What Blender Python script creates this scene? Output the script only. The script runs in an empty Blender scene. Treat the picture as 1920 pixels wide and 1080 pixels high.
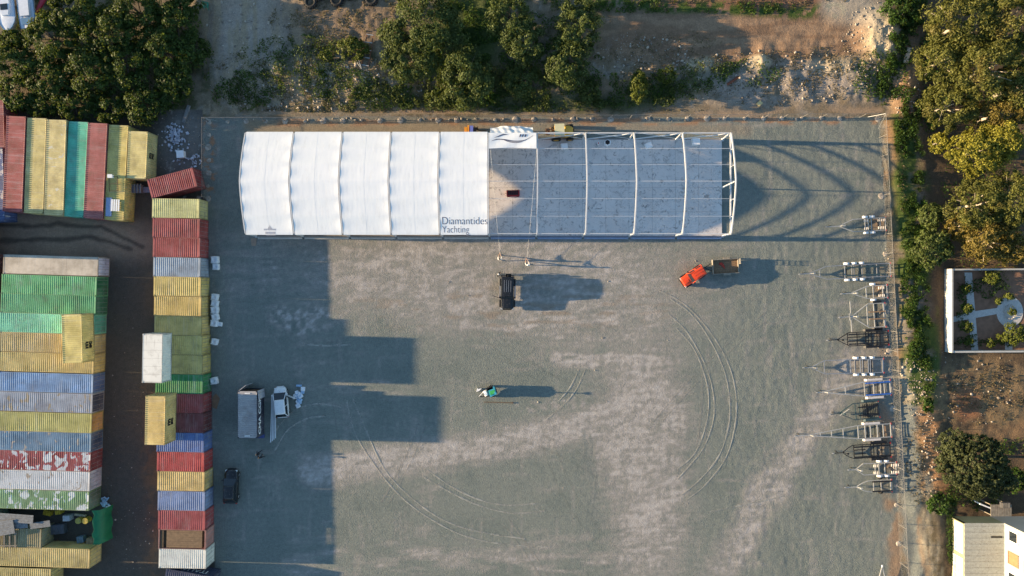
import bpy, bmesh, math, random
import numpy as np
from mathutils import Vector, Matrix, Euler

R = math.radians
random.seed(7)
RNG = np.random.default_rng(11)
scene = bpy.context.scene
COL = scene.collection

# ------------------------------------------------------------------ camera, sky, sun, exposure
CAM_H = 91.3                 # metres above the yard, looking straight down
FPX = 1300.0                 # focal length in photograph pixels
SUN_EL = 9.2                 # degrees
SUN_AZ = 1.6                 # light travels towards +x, turned this much towards -y
cam_d = bpy.data.cameras.new('camera')
cam_d.sensor_width = 36.0
cam_d.lens = 36.0 * FPX / 1920.0
cam_d.clip_end = 3000
cam = bpy.data.objects.new('camera', cam_d)
COL.objects.link(cam)
cam.location = (0, 0, CAM_H)
scene.camera = cam

world = bpy.data.worlds.new('World')
scene.world = world
world.use_nodes = True
wn = world.node_tree.nodes
wl = world.node_tree.links
wn.clear()
sky = wn.new('ShaderNodeTexSky')
sky.sky_type = 'NISHITA'
sky.sun_disc = False
sky.sun_elevation = R(SUN_EL)
sky.sun_rotation = R(270 + SUN_AZ)
sky.air_density = 1.0
sky.dust_density = 0.1
sky.ozone_density = 2.0
bg = wn.new('ShaderNodeBackground')
bg.inputs['Strength'].default_value = 0.105
wo = wn.new('ShaderNodeOutputWorld')
wl.new(sky.outputs[0], bg.inputs[0])
wl.new(bg.outputs[0], wo.inputs[0])

sun_d = bpy.data.lights.new('sun', 'SUN')
sun_d.energy = 5.0
sun_d.angle = R(0.5)
sun_d.color = (1.0, 0.75, 0.45)
sun = bpy.data.objects.new('sun', sun_d)
COL.objects.link(sun)
_dir = Vector((math.cos(R(SUN_EL)) * math.cos(R(SUN_AZ)), -math.cos(R(SUN_EL)) * math.sin(R(SUN_AZ)), -math.sin(R(SUN_EL))))
sun.rotation_euler = _dir.to_track_quat('-Z', 'Y').to_euler()
sun.location = (-60, 2, 30)

vs = scene.view_settings
vs.view_transform = 'Standard'
vs.look = 'None'
vs.gamma = 1.0
vs.exposure = 1.68
vs.use_curve_mapping = False
scene.cycles.max_bounces = 6
scene.cycles.transparent_max_bounces = 12
scene.cycles.use_denoising = True

# ------------------------------------------------------------------ helpers
PPM = FPX / CAM_H            # photograph pixels per metre on the ground


def P(px, py, h=0.0):
    """metres of a point seen at photograph pixel px,py that stands h metres above the yard"""
    k = (CAM_H - h) / CAM_H / PPM
    return ((px - 960.0) * k, (540.0 - py) * k)


def srgb(r, g, b):
    def f(c):
        c /= 255.0
        return c / 12.92 if c <= 0.04045 else ((c + 0.055) / 1.055) ** 2.4
    return (f(r), f(g), f(b))


def empty(name, loc, rz=0.0):
    o = bpy.data.objects.new(name, None)
    o.empty_display_size = 0.3
    COL.objects.link(o)
    o.location = loc if len(loc) == 3 else (loc[0], loc[1], 0.0)
    o.rotation_euler = (0, 0, rz)
    return o


def tag(o, label=None, cat=None, group=None, kind=None):
    if label:
        o['label'] = label
    if cat:
        o['category'] = cat
    if group:
        o['group'] = group
    if kind:
        o['kind'] = kind
    return o


class MB:
    """collects simple solids and links them as one mesh object"""

    def __init__(s):
        s.v = []
        s.f = []

    def add(s, vs_, fs_):
        n = len(s.v)
        s.v.extend([tuple(p) for p in vs_])
        s.f.extend([tuple(i + n for i in f) for f in fs_])
        return s

    def box(s, c, d, rz=0.0, M=None):
        x, y, z = d[0] / 2, d[1] / 2, d[2] / 2
        vs_ = [(-x, -y, -z), (x, -y, -z), (x, y, -z), (-x, y, -z), (-x, -y, z), (x, -y, z), (x, y, z), (-x, y, z)]
        if M is None:
            M = Matrix.Rotation(rz, 3, 'Z')
        c = Vector(c)
        return s.add([c + M @ Vector(p) for p in vs_],
                     [(0, 3, 2, 1), (4, 5, 6, 7), (0, 1, 5, 4), (1, 2, 6, 5), (2, 3, 7, 6), (3, 0, 4, 7)])

    def bar(s, a, b, w=0.06, h=0.06):
        a = Vector(a); b = Vector(b)
        d = b - a
        L = d.length
        if L < 1e-6:
            return s
        M = d.to_track_quat('X', 'Z').to_matrix()
        return s.box((a + b) / 2, (L, w, h), M=M)

    def tube(s, pts, r, n=8, caps=True, radii=None):
        pts = [Vector(p) for p in pts]
        base = len(s.v)
        N = len(pts)
        prev = None
        for i, p in enumerate(pts):
            d = (pts[min(i + 1, N - 1)] - pts[max(i - 1, 0)]).normalized()
            up = Vector((0, 0, 1)) if abs(d.z) < 0.95 else Vector((1, 0, 0))
            a = d.cross(up).normalized()
            if prev is not None and a.dot(prev) < 0:
                a = -a
            prev = a
            b = d.cross(a).normalized()
            rr = radii[i] if radii else r
            for k in range(n):
                t = 2 * math.pi * k / n
                s.v.append(tuple(p + a * (rr * math.cos(t)) + b * (rr * math.sin(t))))
        for i in range(N - 1):
            for k in range(n):
                k2 = (k + 1) % n
                s.f.append((base + i * n + k, base + i * n + k2, base + (i + 1) * n + k2, base + (i + 1) * n + k))
        if caps:
            s.f.append(tuple(base + k for k in reversed(range(n))))
            s.f.append(tuple(base + (N - 1) * n + k for k in range(n)))
        return s

    def cyl(s, a, b, r, n=14):
        return s.tube([a, b], r, n)

    def prism(s, poly, z0, z1):
        n = len(poly)
        vs_ = [(p[0], p[1], z0) for p in poly] + [(p[0], p[1], z1) for p in poly]
        fs_ = [tuple(reversed(range(n))), tuple(range(n, 2 * n))]
        for i in range(n):
            j = (i + 1) % n
            fs_.append((i, j, n + j, n + i))
        return s.add(vs_, fs_)

    def loft(s, rings, close=True, caps=True):
        base = len(s.v)
        n = len(rings[0])
        for r in rings:
            s.v.extend([tuple(p) for p in r])
        m = n if close else n - 1
        for i in range(len(rings) - 1):
            for k in range(m):
                k2 = (k + 1) % n
                s.f.append((base + i * n + k, base + i * n + k2, base + (i + 1) * n + k2, base + (i + 1) * n + k))
        if caps:
            s.f.append(tuple(base + k for k in reversed(range(n))))
            e = base + (len(rings) - 1) * n
            s.f.append(tuple(e + k for k in range(n)))
        return s

    def mesh(s, name, smooth=False):
        me = bpy.data.meshes.new(name)
        me.from_pydata(s.v, [], s.f)
        bm = bmesh.new()
        bm.from_mesh(me)
        bmesh.ops.recalc_face_normals(bm, faces=bm.faces)
        bm.to_mesh(me)
        bm.free()
        if smooth:
            me.polygons.foreach_set('use_smooth', [True] * len(me.polygons))
        me.update()
        return me

    def build(s, name, mat, parent=None, smooth=False, loc=None, rot=None):
        return put(name, s.mesh(name, smooth), mat, parent, loc, rot)


def put(name, me, mat, parent=None, loc=None, rot=None):
    """link a mesh as an object; shared meshes take their material on the object"""
    if len(me.materials) == 0:
        me.materials.append(None)
    o = bpy.data.objects.new(name, me)
    COL.objects.link(o)
    o.material_slots[0].link = 'OBJECT'
    o.material_slots[0].material = mat
    if parent:
        o.parent = parent
    if loc:
        o.location = loc
    if rot:
        o.rotation_euler = rot
    return o


def copy_tree(o, parent=None):
    c = o.copy()
    COL.objects.link(c)
    if parent is not None:
        c.parent = parent
    for ch in [x for x in bpy.data.objects if x.parent == o]:
        copy_tree(ch, c)
    return c


def np_mesh(name, V, F):
    """V (n,3) array, F (m,4) or (m,3) int array"""
    me = bpy.data.meshes.new(name)
    V = np.asarray(V, dtype=np.float32)
    F = np.asarray(F, dtype=np.int32)
    me.vertices.add(len(V))
    me.vertices.foreach_set('co', V.ravel())
    k = F.shape[1]
    me.loops.add(F.size)
    me.loops.foreach_set('vertex_index', F.ravel())
    me.polygons.add(len(F))
    me.polygons.foreach_set('loop_start', np.arange(0, F.size, k, dtype=np.int32))
    me.polygons.foreach_set('loop_total', np.full(len(F), k, dtype=np.int32))
    me.update(calc_edges=True)
    me.validate()
    return me


def color_attr(me, C):
    a = me.color_attributes.new('Col', 'FLOAT_COLOR', 'POINT')
    C = np.asarray(C, dtype=np.float32)
    buf = np.ones((len(C), 4), dtype=np.float32)
    buf[:, :3] = C
    a.data.foreach_set('color', buf.ravel())


# --- value noise on arrays
_tabs = {}


def vnoise(x, y, seed=0):
    if seed not in _tabs:
        _tabs[seed] = np.random.default_rng(1000 + seed).random((256, 256))
    T = _tabs[seed]
    xi = np.floor(x).astype(int); yi = np.floor(y).astype(int)
    fx = x - xi; fy = y - yi
    fx = fx * fx * (3 - 2 * fx); fy = fy * fy * (3 - 2 * fy)
    a = T[xi & 255, yi & 255]; b = T[(xi + 1) & 255, yi & 255]
    c = T[xi & 255, (yi + 1) & 255]; d = T[(xi + 1) & 255, (yi + 1) & 255]
    return (a * (1 - fx) + b * fx) * (1 - fy) + (c * (1 - fx) + d * fx) * fy


def fbm(x, y, seed=0, oct=4):
    s = 0.0; a = 0.5; t = 0.0
    for i in range(oct):
        s = s + a * vnoise(x * 2 ** i + 17.3 * i, y * 2 ** i - 9.1 * i, seed + i)
        t += a
        a *= 0.5
    return s / t


def sstep(a, b, x):
    t = np.clip((x - a) / (b - a), 0, 1)
    return t * t * (3 - 2 * t)


# ------------------------------------------------------------------ materials
MATS = {}


def _principled(name):
    m = bpy.data.materials.new(name)
    m.use_nodes = True
    nt = m.node_tree
    b = nt.nodes['Principled BSDF']
    return m, nt, b


def N(nt, kind, **kw):
    n = nt.nodes.new(kind)
    for k, v in kw.items():
        setattr(n, k, v)
    return n


def mixcol(nt, fac, a, b, blend='MIX'):
    m = N(nt, 'ShaderNodeMix', data_type='RGBA', blend_type=blend)
    for sock, val in ((m.inputs[0], fac), (m.inputs[6], a), (m.inputs[7], b)):
        if hasattr(val, 'is_output') or isinstance(val, bpy.types.NodeSocket):
            nt.links.new(val, sock)
        elif isinstance(val, (tuple, list)):
            sock.default_value = (*val[:3], 1)
        else:
            sock.default_value = val
    return m.outputs[2]


def ramp(nt, src, p0, p1, v0=0.0, v1=1.0):
    r = N(nt, 'ShaderNodeMapRange')
    r.inputs[1].default_value = p0; r.inputs[2].default_value = p1
    r.inputs[3].default_value = v0; r.inputs[4].default_value = v1
    nt.links.new(src, r.inputs[0])
    return r.outputs[0]


def noise(nt, vec, scale, detail=4, rough=0.55, dist=0.0):
    n = N(nt, 'ShaderNodeTexNoise')
    n.inputs['Scale'].default_value = scale
    n.inputs['Detail'].default_value = detail
    n.inputs['Roughness'].default_value = rough
    n.inputs['Distortion'].default_value = dist
    if vec is not None:
        nt.links.new(vec, n.inputs['Vector'])
    return n.outputs[0]


def coords(nt, scale=(1, 1, 1), off=(0, 0, 0), kind='Object'):
    tc = N(nt, 'ShaderNodeTexCoord')
    mp = N(nt, 'ShaderNodeMapping')
    mp.inputs['Scale'].default_value = scale
    mp.inputs['Location'].default_value = off
    nt.links.new(tc.outputs[kind], mp.inputs['Vector'])
    return mp.outputs[0]


def paint(name, col, rough=0.5, metal=0.0, var=0.12, scale=3.0, dirt=None, dirt_amt=0.0, spec=0.4, coat=0.0, bump=0.0):
    """plain painted / moulded surface with uneven tone and optional dirt"""
    if name in MATS:
        return MATS[name]
    m, nt, b = _principled(name)
    v = coords(nt, off=(random.random() * 50, random.random() * 50, 0))
    n = noise(nt, v, scale, 5)
    c = mixcol(nt, ramp(nt, n, 0.3, 0.7), tuple(x * (1 - var) for x in col), tuple(min(1, x * (1 + var)) for x in col))
    if dirt_amt > 0:
        n2 = noise(nt, v, scale * 2.3, 6, 0.65)
        c = mixcol(nt, ramp(nt, n2, 0.62 - dirt_amt * 0.3, 0.72, 0, 0.85), c, dirt or (0.12, 0.08, 0.05))
    nt.links.new(c, b.inputs['Base Color'])
    nt.links.new(ramp(nt, n, 0.2, 0.8, rough * 0.85, min(1, rough * 1.2)), b.inputs['Roughness'])
    b.inputs['Metallic'].default_value = metal
    b.inputs['Specular IOR Level'].default_value = spec
    if coat:
        b.inputs['Coat Weight'].default_value = coat
        b.inputs['Coat Roughness'].default_value = 0.08
    if bump:
        bp = N(nt, 'ShaderNodeBump')
        bp.inputs['Strength'].default_value = bump
        bp.inputs['Distance'].default_value = 0.03
        nt.links.new(noise(nt, v, scale * 6, 4), bp.inputs['Height'])
        nt.links.new(bp.outputs[0], b.inputs['Normal'])
    MATS[name] = m
    return m


def container_paint(name, col, patch=None, patch_amt=0.0, rust=0.25, fade=0.22, streak=0.0):
    """sea-container paint: faded tone, stripes of wear across the roof, rust freckles, optional bare patches"""
    g_ = 0.3 * col[0] + 0.59 * col[1] + 0.11 * col[2]
    k_ = 0.62 if col[2] > col[0] * 1.15 and col[2] > col[1] else 0.84
    col = tuple(0.95 * (x * k_ + g_ * (1 - k_)) for x in col)
    m, nt, b = _principled(name)
    off = (random.random() * 90, random.random() * 90, random.random() * 9)
    v = coords(nt, off=off)
    n1 = noise(nt, v, 0.55, 5, 0.6)
    hi = tuple(min(0.9, x * (1 + fade) + 0.04) for x in col)
    lo = tuple(x * (1 - fade) for x in col)
    c = mixcol(nt, ramp(nt, n1, 0.32, 0.68), lo, hi)
    vs_ = coords(nt, scale=(3.2, 0.25, 0.6), off=off)
    n2 = noise(nt, vs_, 1.0, 4, 0.6)
    chalk = tuple(0.35 * x + 0.36 for x in col)
    c = mixcol(nt, ramp(nt, n2, 0.52, 0.78, 0, 0.35 + streak), c, chalk)
    if patch is not None:
        vp = coords(nt, scale=(1.3, 0.8, 0.6), off=(off[0] + 4, off[1], 0))
        n3 = noise(nt, vp, 1.1, 5, 0.5, 0.6)
        t = 0.66 - 0.24 * patch_amt
        c = mixcol(nt, ramp(nt, n3, t, t + 0.025), c, patch)
    n4 = noise(nt, v, 2.6, 8, 0.72)
    c = mixcol(nt, ramp(nt, n4, 0.70 - 0.14 * rust, 0.80 - 0.08 * rust, 0, 0.85), c, (0.10, 0.045, 0.022))
    n5 = noise(nt, v, 0.9, 6, 0.7)
    c = mixcol(nt, ramp(nt, n5, 0.5, 0.78, 0, 0.5), c, (0.17, 0.13, 0.10))
    n6 = noise(nt, coords(nt, scale=(0.35, 2.4, 0.6), off=off), 1.3, 5, 0.65)
    c = mixcol(nt, ramp(nt, n6, 0.60, 0.78, 0, 0.45), c, (0.11, 0.07, 0.045))
    nt.links.new(c, b.inputs['Base Color'])
    b.inputs['Roughness'].default_value = 0.62
    b.inputs['Specular IOR Level'].default_value = 0.3
    return m


def leaf_mat(name, dark, light, dry=None, dry_amt=0.0):
    if name in MATS:
        return MATS[name]
    m, nt, b = _principled(name)
    g = N(nt, 'ShaderNodeNewGeometry')
    c = mixcol(nt, g.outputs['Random Per Island'], dark, light)
    v = coords(nt)
    n1 = noise(nt, v, 0.45, 3)
    c = mixcol(nt, ramp(nt, n1, 0.35, 0.7, 0, 0.6), c, tuple(x * 0.62 for x in dark))
    if dry:
        n2 = noise(nt, v, 0.28, 3)
        c = mixcol(nt, ramp(nt, n2, 0.62 - 0.25 * dry_amt, 0.75 - 0.2 * dry_amt, 0, 0.9), c, dry)
    nt.links.new(c, b.inputs['Base Color'])
    b.inputs['Roughness'].default_value = 0.6
    b.inputs['Specular IOR Level'].default_value = 0.25
    tr = N(nt, 'ShaderNodeBsdfTranslucent')
    nt.links.new(mixcol(nt, 0.5, c, (0.25, 0.3, 0.03), 'MIX'), tr.inputs['Color'])
    mx = N(nt, 'ShaderNodeMixShader')
    mx.inputs[0].default_value = 0.26
    nt.links.new(b.outputs[0], mx.inputs[1])
    nt.links.new(tr.outputs[0], mx.inputs[2])
    nt.links.new(mx.outputs[0], nt.nodes['Material Output'].inputs['Surface'])
    MATS[name] = m
    return m


def glass_mat(name='window_glass', col=(0.015, 0.02, 0.025)):
    if name in MATS:
        return MATS[name]
    m, nt, b = _principled(name)
    b.inputs['Base Color'].default_value = (*col, 1)
    b.inputs['Roughness'].default_value = 0.06
    b.inputs['Specular IOR Level'].default_value = 0.7
    MATS[name] = m
    return m


def ground_mat(name, fine=14.0, bump=0.5, dist=0.05, speck=0.25, streak=None):
    """colour comes from the ground's own layers (attribute), grain and pebbles from noise"""
    m, nt, b = _principled(name)
    at = N(nt, 'ShaderNodeVertexColor')
    at.layer_name = 'Col'
    v = coords(nt)
    n1 = noise(nt, v, fine * 0.12, 5, 0.6)
    n2 = noise(nt, v, fine * 0.45, 6, 0.7)
    c = mixcol(nt, ramp(nt, n1, 0.3, 0.7, 0.0, 1.0), mixcol(nt, 1.0, at.outputs[0], (0.86, 0.86, 0.87), 'MULTIPLY'),
               mixcol(nt, 1.0, at.outputs[0], (1.12, 1.11, 1.09), 'MULTIPLY'))
    k = ramp(nt, n2, 0.25, 0.75, 1 - speck, 1 + speck)
    kk = N(nt, 'ShaderNodeCombineColor')
    for i in range(3):
        nt.links.new(k, kk.inputs[i])
    c = mixcol(nt, 1.0, c, kk.outputs[0], 'MULTIPLY')
    nt.links.new(c, b.inputs['Base Color'])
    b.inputs['Roughness'].default_value = 0.95
    b.inputs['Specular IOR Level'].default_value = 0.1
    bp = N(nt, 'ShaderNodeBump')
    bp.inputs['Strength'].default_value = bump
    bp.inputs['Distance'].default_value = dist
    n3 = noise(nt, v, fine * 0.3, 7, 0.7)
    nt.links.new(n3, bp.inputs['Height'])
    nt.links.new(bp.outputs[0], b.inputs['Normal'])
    MATS[name] = m
    return m


def text_mesh(s, size, align='CENTER', font_shear=0.0, bold=0.0):
    cu = bpy.data.curves.new('lettering', 'FONT')
    cu.body = s
    cu.size = size
    cu.align_x = align
    cu.align_y = 'CENTER'
    cu.extrude = 0.004
    cu.offset = bold
    cu.shear = font_shear
    o = bpy.data.objects.new('lettering_source', cu)
    COL.objects.link(o)
    dg = bpy.context.evaluated_depsgraph_get()
    dg.update()
    me = bpy.data.meshes.new_from_object(o.evaluated_get(dg))
    bpy.data.objects.remove(o)
    bpy.data.curves.remove(cu)
    me.materials.clear()
    return me


WHITE = paint('white_enamel', (0.8, 0.8, 0.8), 0.35, var=0.04)
BLACKP = paint('black_paint', (0.012, 0.012, 0.013), 0.4, var=0.2)
GALV = paint('galvanised_steel', (0.36, 0.37, 0.38), 0.42, metal=0.55, var=0.15)
ALU = paint('aluminium_profile', (0.72, 0.74, 0.76), 0.38, metal=0.35, var=0.06)
RUBBER = paint('tyre_rubber', (0.018, 0.018, 0.018), 0.85, var=0.25)
WOOD = paint('weathered_wood', (0.24, 0.15, 0.085), 0.85, var=0.3, scale=5, dirt_amt=0.3)
CONC = paint('rough_concrete', (0.47, 0.45, 0.41), 0.95, var=0.2, scale=4, dirt=(0.24, 0.19, 0.14), dirt_amt=0.3, bump=0.4)
GLASS = glass_mat()

# ------------------------------------------------------------------ ground, yard and lane
def blob(u, v, cx, cy, rx, ry, ang=0.0, soft=0.5):
    c, s = math.cos(R(ang)), math.sin(R(ang))
    du, dv = u - cx, v - cy
    a = (du * c + dv * s) / rx
    b = (-du * s + dv * c) / ry
    d = np.sqrt(a * a + b * b)
    return 1 - sstep(1 - soft, 1 + soft, d)


def band(u, v, pts, w, soft=0.6):
    best = np.full(u.shape, 1e9)
    for (x0, y0), (x1, y1) in zip(pts[:-1], pts[1:]):
        dx, dy = x1 - x0, y1 - y0
        t = np.clip(((u - x0) * dx + (v - y0) * dy) / (dx * dx + dy * dy), 0, 1)
        d = np.hypot(u - (x0 + t * dx), v - (y0 + t * dy))
        best = np.minimum(best, d)
    return 1 - sstep(w * (1 - soft), w * (1 + soft), best)


def fence_east(v):
    return 1646.0 + (v - 215.0) * (1688.0 - 1646.0) / (1075.0 - 215.0)


def yard_left(v):
    return np.where(v < 372, 380.0, 388.0 + (v - 372.0) * 0.0215)


def terrain_h(x, y):
    """height of the land in metres at ground metres x,y"""
    x = np.asarray(x, dtype=float); y = np.asarray(y, dtype=float)
    u = 960 + x * PPM; v = 540 - y * PPM
    wu = u + 40 * (fbm(x * 0.12, y * 0.12, 3) - 0.5)
    wv = v + 40 * (fbm(x * 0.15, y * 0.15, 5) - 0.5)
    north = sstep(206, 130, wv) * sstep(330, 470, wu)
    h = 1.1 * north
    rub = sstep(212, 175, v) * (1 - 0.82 * sstep(118, 70, wv) * sstep(1090, 1180, u)) * sstep(360, 420, u) * (1 - sstep(1690, 1740, u))
    ridg = 1 - np.abs(2 * fbm(x * 0.42, y * 0.17, 8, 4) - 1)
    lump = fbm(x * 0.55, y * 0.55, 12, 5)
    h = h + rub * (0.22 * (ridg - 0.62) + 0.55 * (lump - 0.45))
    h = h + 0.28 * (fbm(x * 0.2, y * 0.2, 21, 4) - 0.5) * sstep(205, 170, v)
    # pale spoil heaps
    for cx, cy, rx, ry, hh in ((1640, 78, 34, 42, 1.0), (1415, 122, 22, 12, 0.5), (1695, 180, 22, 30, 0.6), (560, 140, 50, 30, 0.5), (690, 160, 60, 30, 0.6)):
        h = h + hh * blob(u, v, cx, cy, rx, ry, 0, 0.7) * (0.55 + 0.9 * fbm(x * 0.9, y * 0.9, 31, 4))
    # bank beyond the east fence
    fe = fence_east(v)
    e = sstep(fe + 12, fe + 40, wu) * sstep(200, 230, v)
    h = h + e * (0.35 * (1 - sstep(fe + 62, fe + 110, wu)) + 0.45 * (lump - 0.5) * (1 - sstep(fe + 80, fe + 140, wu)))
    h = h + 0.3 * (fbm(x * 0.5, y * 0.5, 41, 5) - 0.5) * sstep(1740, 1780, u)
    h = h * (1 - sstep(1765, 1772, u) * sstep(495, 503, v) * (1 - sstep(668, 676, v)))
    # the yard and the container lanes are level
    flat = (1 - sstep(fe + 2, fe + 14, u)) * sstep(200, 214, v) * sstep(330, 345, u + v * 0.4)
    left = (1 - sstep(345, 385, u)) * sstep(196, 212, v)
    k = np.clip(np.maximum(flat, left), 0, 1)
    return h * (1 - k)


def make_ground():
    st = 0.2
    ix = np.arange(-69.0, 69.01, st); iy = np.arange(-39.4, 39.41, st)
    out = np.array([1.5, 4, 9, 20, 45, 100, 250, 600, 1500.0])
    gx = np.concatenate([ix[0] - out[::-1], ix, ix[-1] + out])
    gy = np.concatenate([iy[0] - out[::-1], iy, iy[-1] + out])
    X, Y = np.meshgrid(gx, gy)
    far = np.clip((np.maximum(np.abs(X) - 69, np.abs(Y) - 39.4)) / 20, 0, 1)
    U = 960 + X * PPM; V = 540 - Y * PPM
    Z = terrain_h(np.clip(X, -75, 75), np.clip(Y, -45, 45)) * (1 - far)
    fe = fence_east(V); yl = yard_left(V)
    in_yard = (U > yl) & (U < fe + 4) & (V > 219)
    in_lane = (~in_yard) & (U < yl + 1) & (V > 205)
    wu = U + 34 * (fbm(X * 0.22, Y * 0.22, 51, 5) - 0.5)
    wv = V + 22 * (fbm(X * 0.22, Y * 0.22, 57, 5) - 0.5)
    f1 = fbm(X * 0.35, Y * 0.35, 61, 5)
    f2 = fbm(X * 1.6, Y * 1.6, 67, 4)
    f5 = fbm(X * 2.9, Y * 2.9, 68, 3)
    f6 = fbm(X * 0.5, Y * 2.6, 79, 4)
    f7 = fbm((X * 0.8 + Y * 0.35) * 0.45, (Y * 0.8 - X * 0.2) * 2.2, 83, 4)
    f3 = fbm(X * 0.25, Y * 1.3, 71, 5)          # streaks along x
    f4 = fbm(X * 1.5, Y * 0.22, 77, 5)          # streaks along y
    C = np.zeros(X.shape + (3,))

    def lay(col, m):
        m = np.clip(m, 0, 1)[..., None]
        C[:] = C * (1 - m) + np.array(col) * m

    # --- open land
    lay((0.20, 0.165, 0.115), np.ones_like(X))
    lay((0.10, 0.085, 0.05), sstep(0.45, 0.65, f1) * 0.8)
    lay((0.27, 0.235, 0.19), sstep(0.5, 0.7, f2) * 0.7)
    lay((0.20, 0.15, 0.095), sstep(0.40, 0.6, fbm(X * 0.7, Y * 0.5, 115, 5)) * (V < 215) * 0.75)
    lay((0.06, 0.065, 0.028), sstep(0.55, 0.66, fbm(X * 0.5, Y * 0.6, 119, 5)) * (V < 212) * (U < 1000) * 0.8)
    lay((0.36, 0.31, 0.26), blob(wu, wv, 470, 70, 75, 95, 20, 0.5) * 0.8)
    lay((0.30, 0.24, 0.16), sstep(0.42, 0.62, f4) * (V < 215) * (U > 380) * (U < 900) * 0.8)
    lay((0.22, 0.155, 0.105), blob(wu, wv, 640, 40, 110, 55, 0, 0.5) * 0.8)
    lay((0.26, 0.16, 0.085), blob(wu, wv, 760, 165, 70, 40, 0, 0.6) * sstep(0.4, 0.6, f2) * 0.8)
    field = blob(wu, wv, 1400, 70, 280, 62, -2, 0.25)
    lay((0.215, 0.135, 0.085), field * 0.95)
    lay((0.33, 0.22, 0.14), field * sstep(0.45, 0.62, f3) * 0.6)
    lay((0.20, 0.10, 0.06), blob(wu, wv, 1400, 10, 200, 18, 0, 0.5) * 0.8)
    lay((0.055, 0.085, 0.022), band(wu, wv, [(1090, 12), (1200, 20), (1340, 24), (1560, 30)], 11) * sstep(0.35, 0.5, f2))
    lay((0.05, 0.075, 0.02), blob(wu, wv, 880, 60, 75, 85, 0, 0.5) * 0.9)
    lay((0.06, 0.075, 0.03), band(wu, wv, [(740, 195), (1180, 195), (1380, 140)], 16) * 0.8)
    lay((0.30, 0.255, 0.215), blob(wu, wv, 1480, 165, 190, 40, 0, 0.4) * sstep(0.3, 0.6, f1 * 0.5 + f2 * 0.5))
    lay((0.44, 0.36, 0.24), np.maximum.reduce([blob(wu, wv, 1640, 78, 32, 40, 0, 0.4), blob(wu, wv, 1415, 122, 22, 12, 0, 0.4),
                                                blob(wu, wv, 1310, 130, 30, 14, -20, 0.4), blob(wu, wv, 1560, 130, 50, 18, 0, 0.5) * 0.7]))
    lay((0.40, 0.36, 0.29), band(wu, wv, [(1560, 20), (1620, 30)], 28) * 0.7)
    lay((0.33, 0.20, 0.11), band(wu, wv, [(1690, 170), (1690, 300)], 20) * 0.8)
    lay((0.30, 0.22, 0.15), band(U, wv, [(400, 214), (1650, 208)], 6) * sstep(0.35, 0.6, f1))
    # --- land east of the fence
    east = U > fe + 4
    lay((0.105, 0.075, 0.05), sstep(fe + 50, fe + 90, wu))
    lay((0.34, 0.20, 0.105), (1 - sstep(12, 26, np.abs(wu - fe - 30))) * sstep(0.42, 0.62, f1) * sstep(210, 240, V) * 0.85)
    lay((0.47, 0.41, 0.29), blob(wu, wv, 1718, 715, 26, 48, 0, 0.5) * 0.9)
    lay((0.07, 0.10, 0.028), (1 - sstep(22, 40, np.abs(wu - fe - 56))) * sstep(0.34, 0.5, f1) * (V < 760) * (V > 215))
    lay((0.24, 0.165, 0.09), blob(wu, wv, 1850, 745, 110, 75, 0, 0.4) * sstep(0.3, 0.55, f2) * 0.9)
    lay((0.30, 0.14, 0.075), blob(wu, wv, 1815, 760, 26, 32, 10, 0.3) * 0.85)
    lay((0.40, 0.22, 0.11), band(wu, wv, [(1738, 780), (1745, 850), (1750, 910)], 22) * 0.9)
    lay((0.19, 0.20, 0.18), band(wu, wv, [(1702, 770), (1706, 900), (1716, 1090)], 13, 0.4))
    lay((0.34, 0.29, 0.21), band(wu, wv, [(1728, 900), (1750, 1090)], 15, 0.4) * sstep(0.3, 0.6, f4))
    lay((0.24, 0.15, 0.085), band(wu, wv, [(1830, 815), (1920, 800)], 14) * 0.5)
    # --- lanes between the containers
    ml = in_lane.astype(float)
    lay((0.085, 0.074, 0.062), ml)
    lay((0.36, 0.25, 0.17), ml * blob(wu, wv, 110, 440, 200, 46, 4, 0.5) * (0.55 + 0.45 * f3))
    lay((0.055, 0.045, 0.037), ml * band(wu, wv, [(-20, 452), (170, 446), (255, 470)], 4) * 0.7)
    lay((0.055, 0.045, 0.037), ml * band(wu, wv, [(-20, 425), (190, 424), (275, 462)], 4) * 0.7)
    lay((0.12, 0.085, 0.06), ml * band(wu, wv, [(283, 640), (288, 1080)], 12) * sstep(0.4, 0.6, f2))
    lay((0.30, 0.28, 0.26), ml * sstep(0.72, 0.76, f2) * (U > 300) * (V < 380))
    lay((0.20, 0.19, 0.175), ml * blob(wu, wv, 345, 270, 45, 70, 0, 0.5) * 0.7)
    # --- gravel yard
    my = in_yard.astype(float)
    lay((0.190, 0.205, 0.182), my)
    lay((0.162, 0.181, 0.162), my * sstep(0.45, 0.68, f1) * 0.8)
    dust = np.zeros_like(X)

    def d(m, k=1.0):
        np.maximum(dust, np.clip(m, 0, 1) * k, out=dust)
    d(blob(wu, wv, 930, 520, 390, 105, 2, 0.4), 0.88)
    d(blob(wu, wv, 1130, 600, 170, 60, -3, 0.5), 0.75)
    d(band(wu, wv, [(870, 612), (1010, 606), (1150, 598)], 12), 1.0)
    d(band(wu, wv, [(1040, 670), (1130, 676), (1210, 668)], 15) * sstep(0.35, 0.55, f3), 1.1)
    d(band(wu, wv, [(600, 882), (850, 848), (1080, 800), (1230, 745)], 32) * (0.75 + 0.5 * f3), 1.1)
    d(band(wu, wv, [(980, 762), (1120, 745)], 12) * sstep(0.42, 0.55, f2), 0.7)
    d(blob(wu, wv, 1200, 800, 95, 190, 0, 0.5) * (0.8 + 0.3 * f2), 1.05)
    d(blob(wu, wv, 1215, 980, 75, 150, 0, 0.5) * (0.8 + 0.3 * f2), 1.0)
    d(blob(wu, wv, 1205, 970, 34, 38, 0, 0.4), 1.15)
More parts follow.
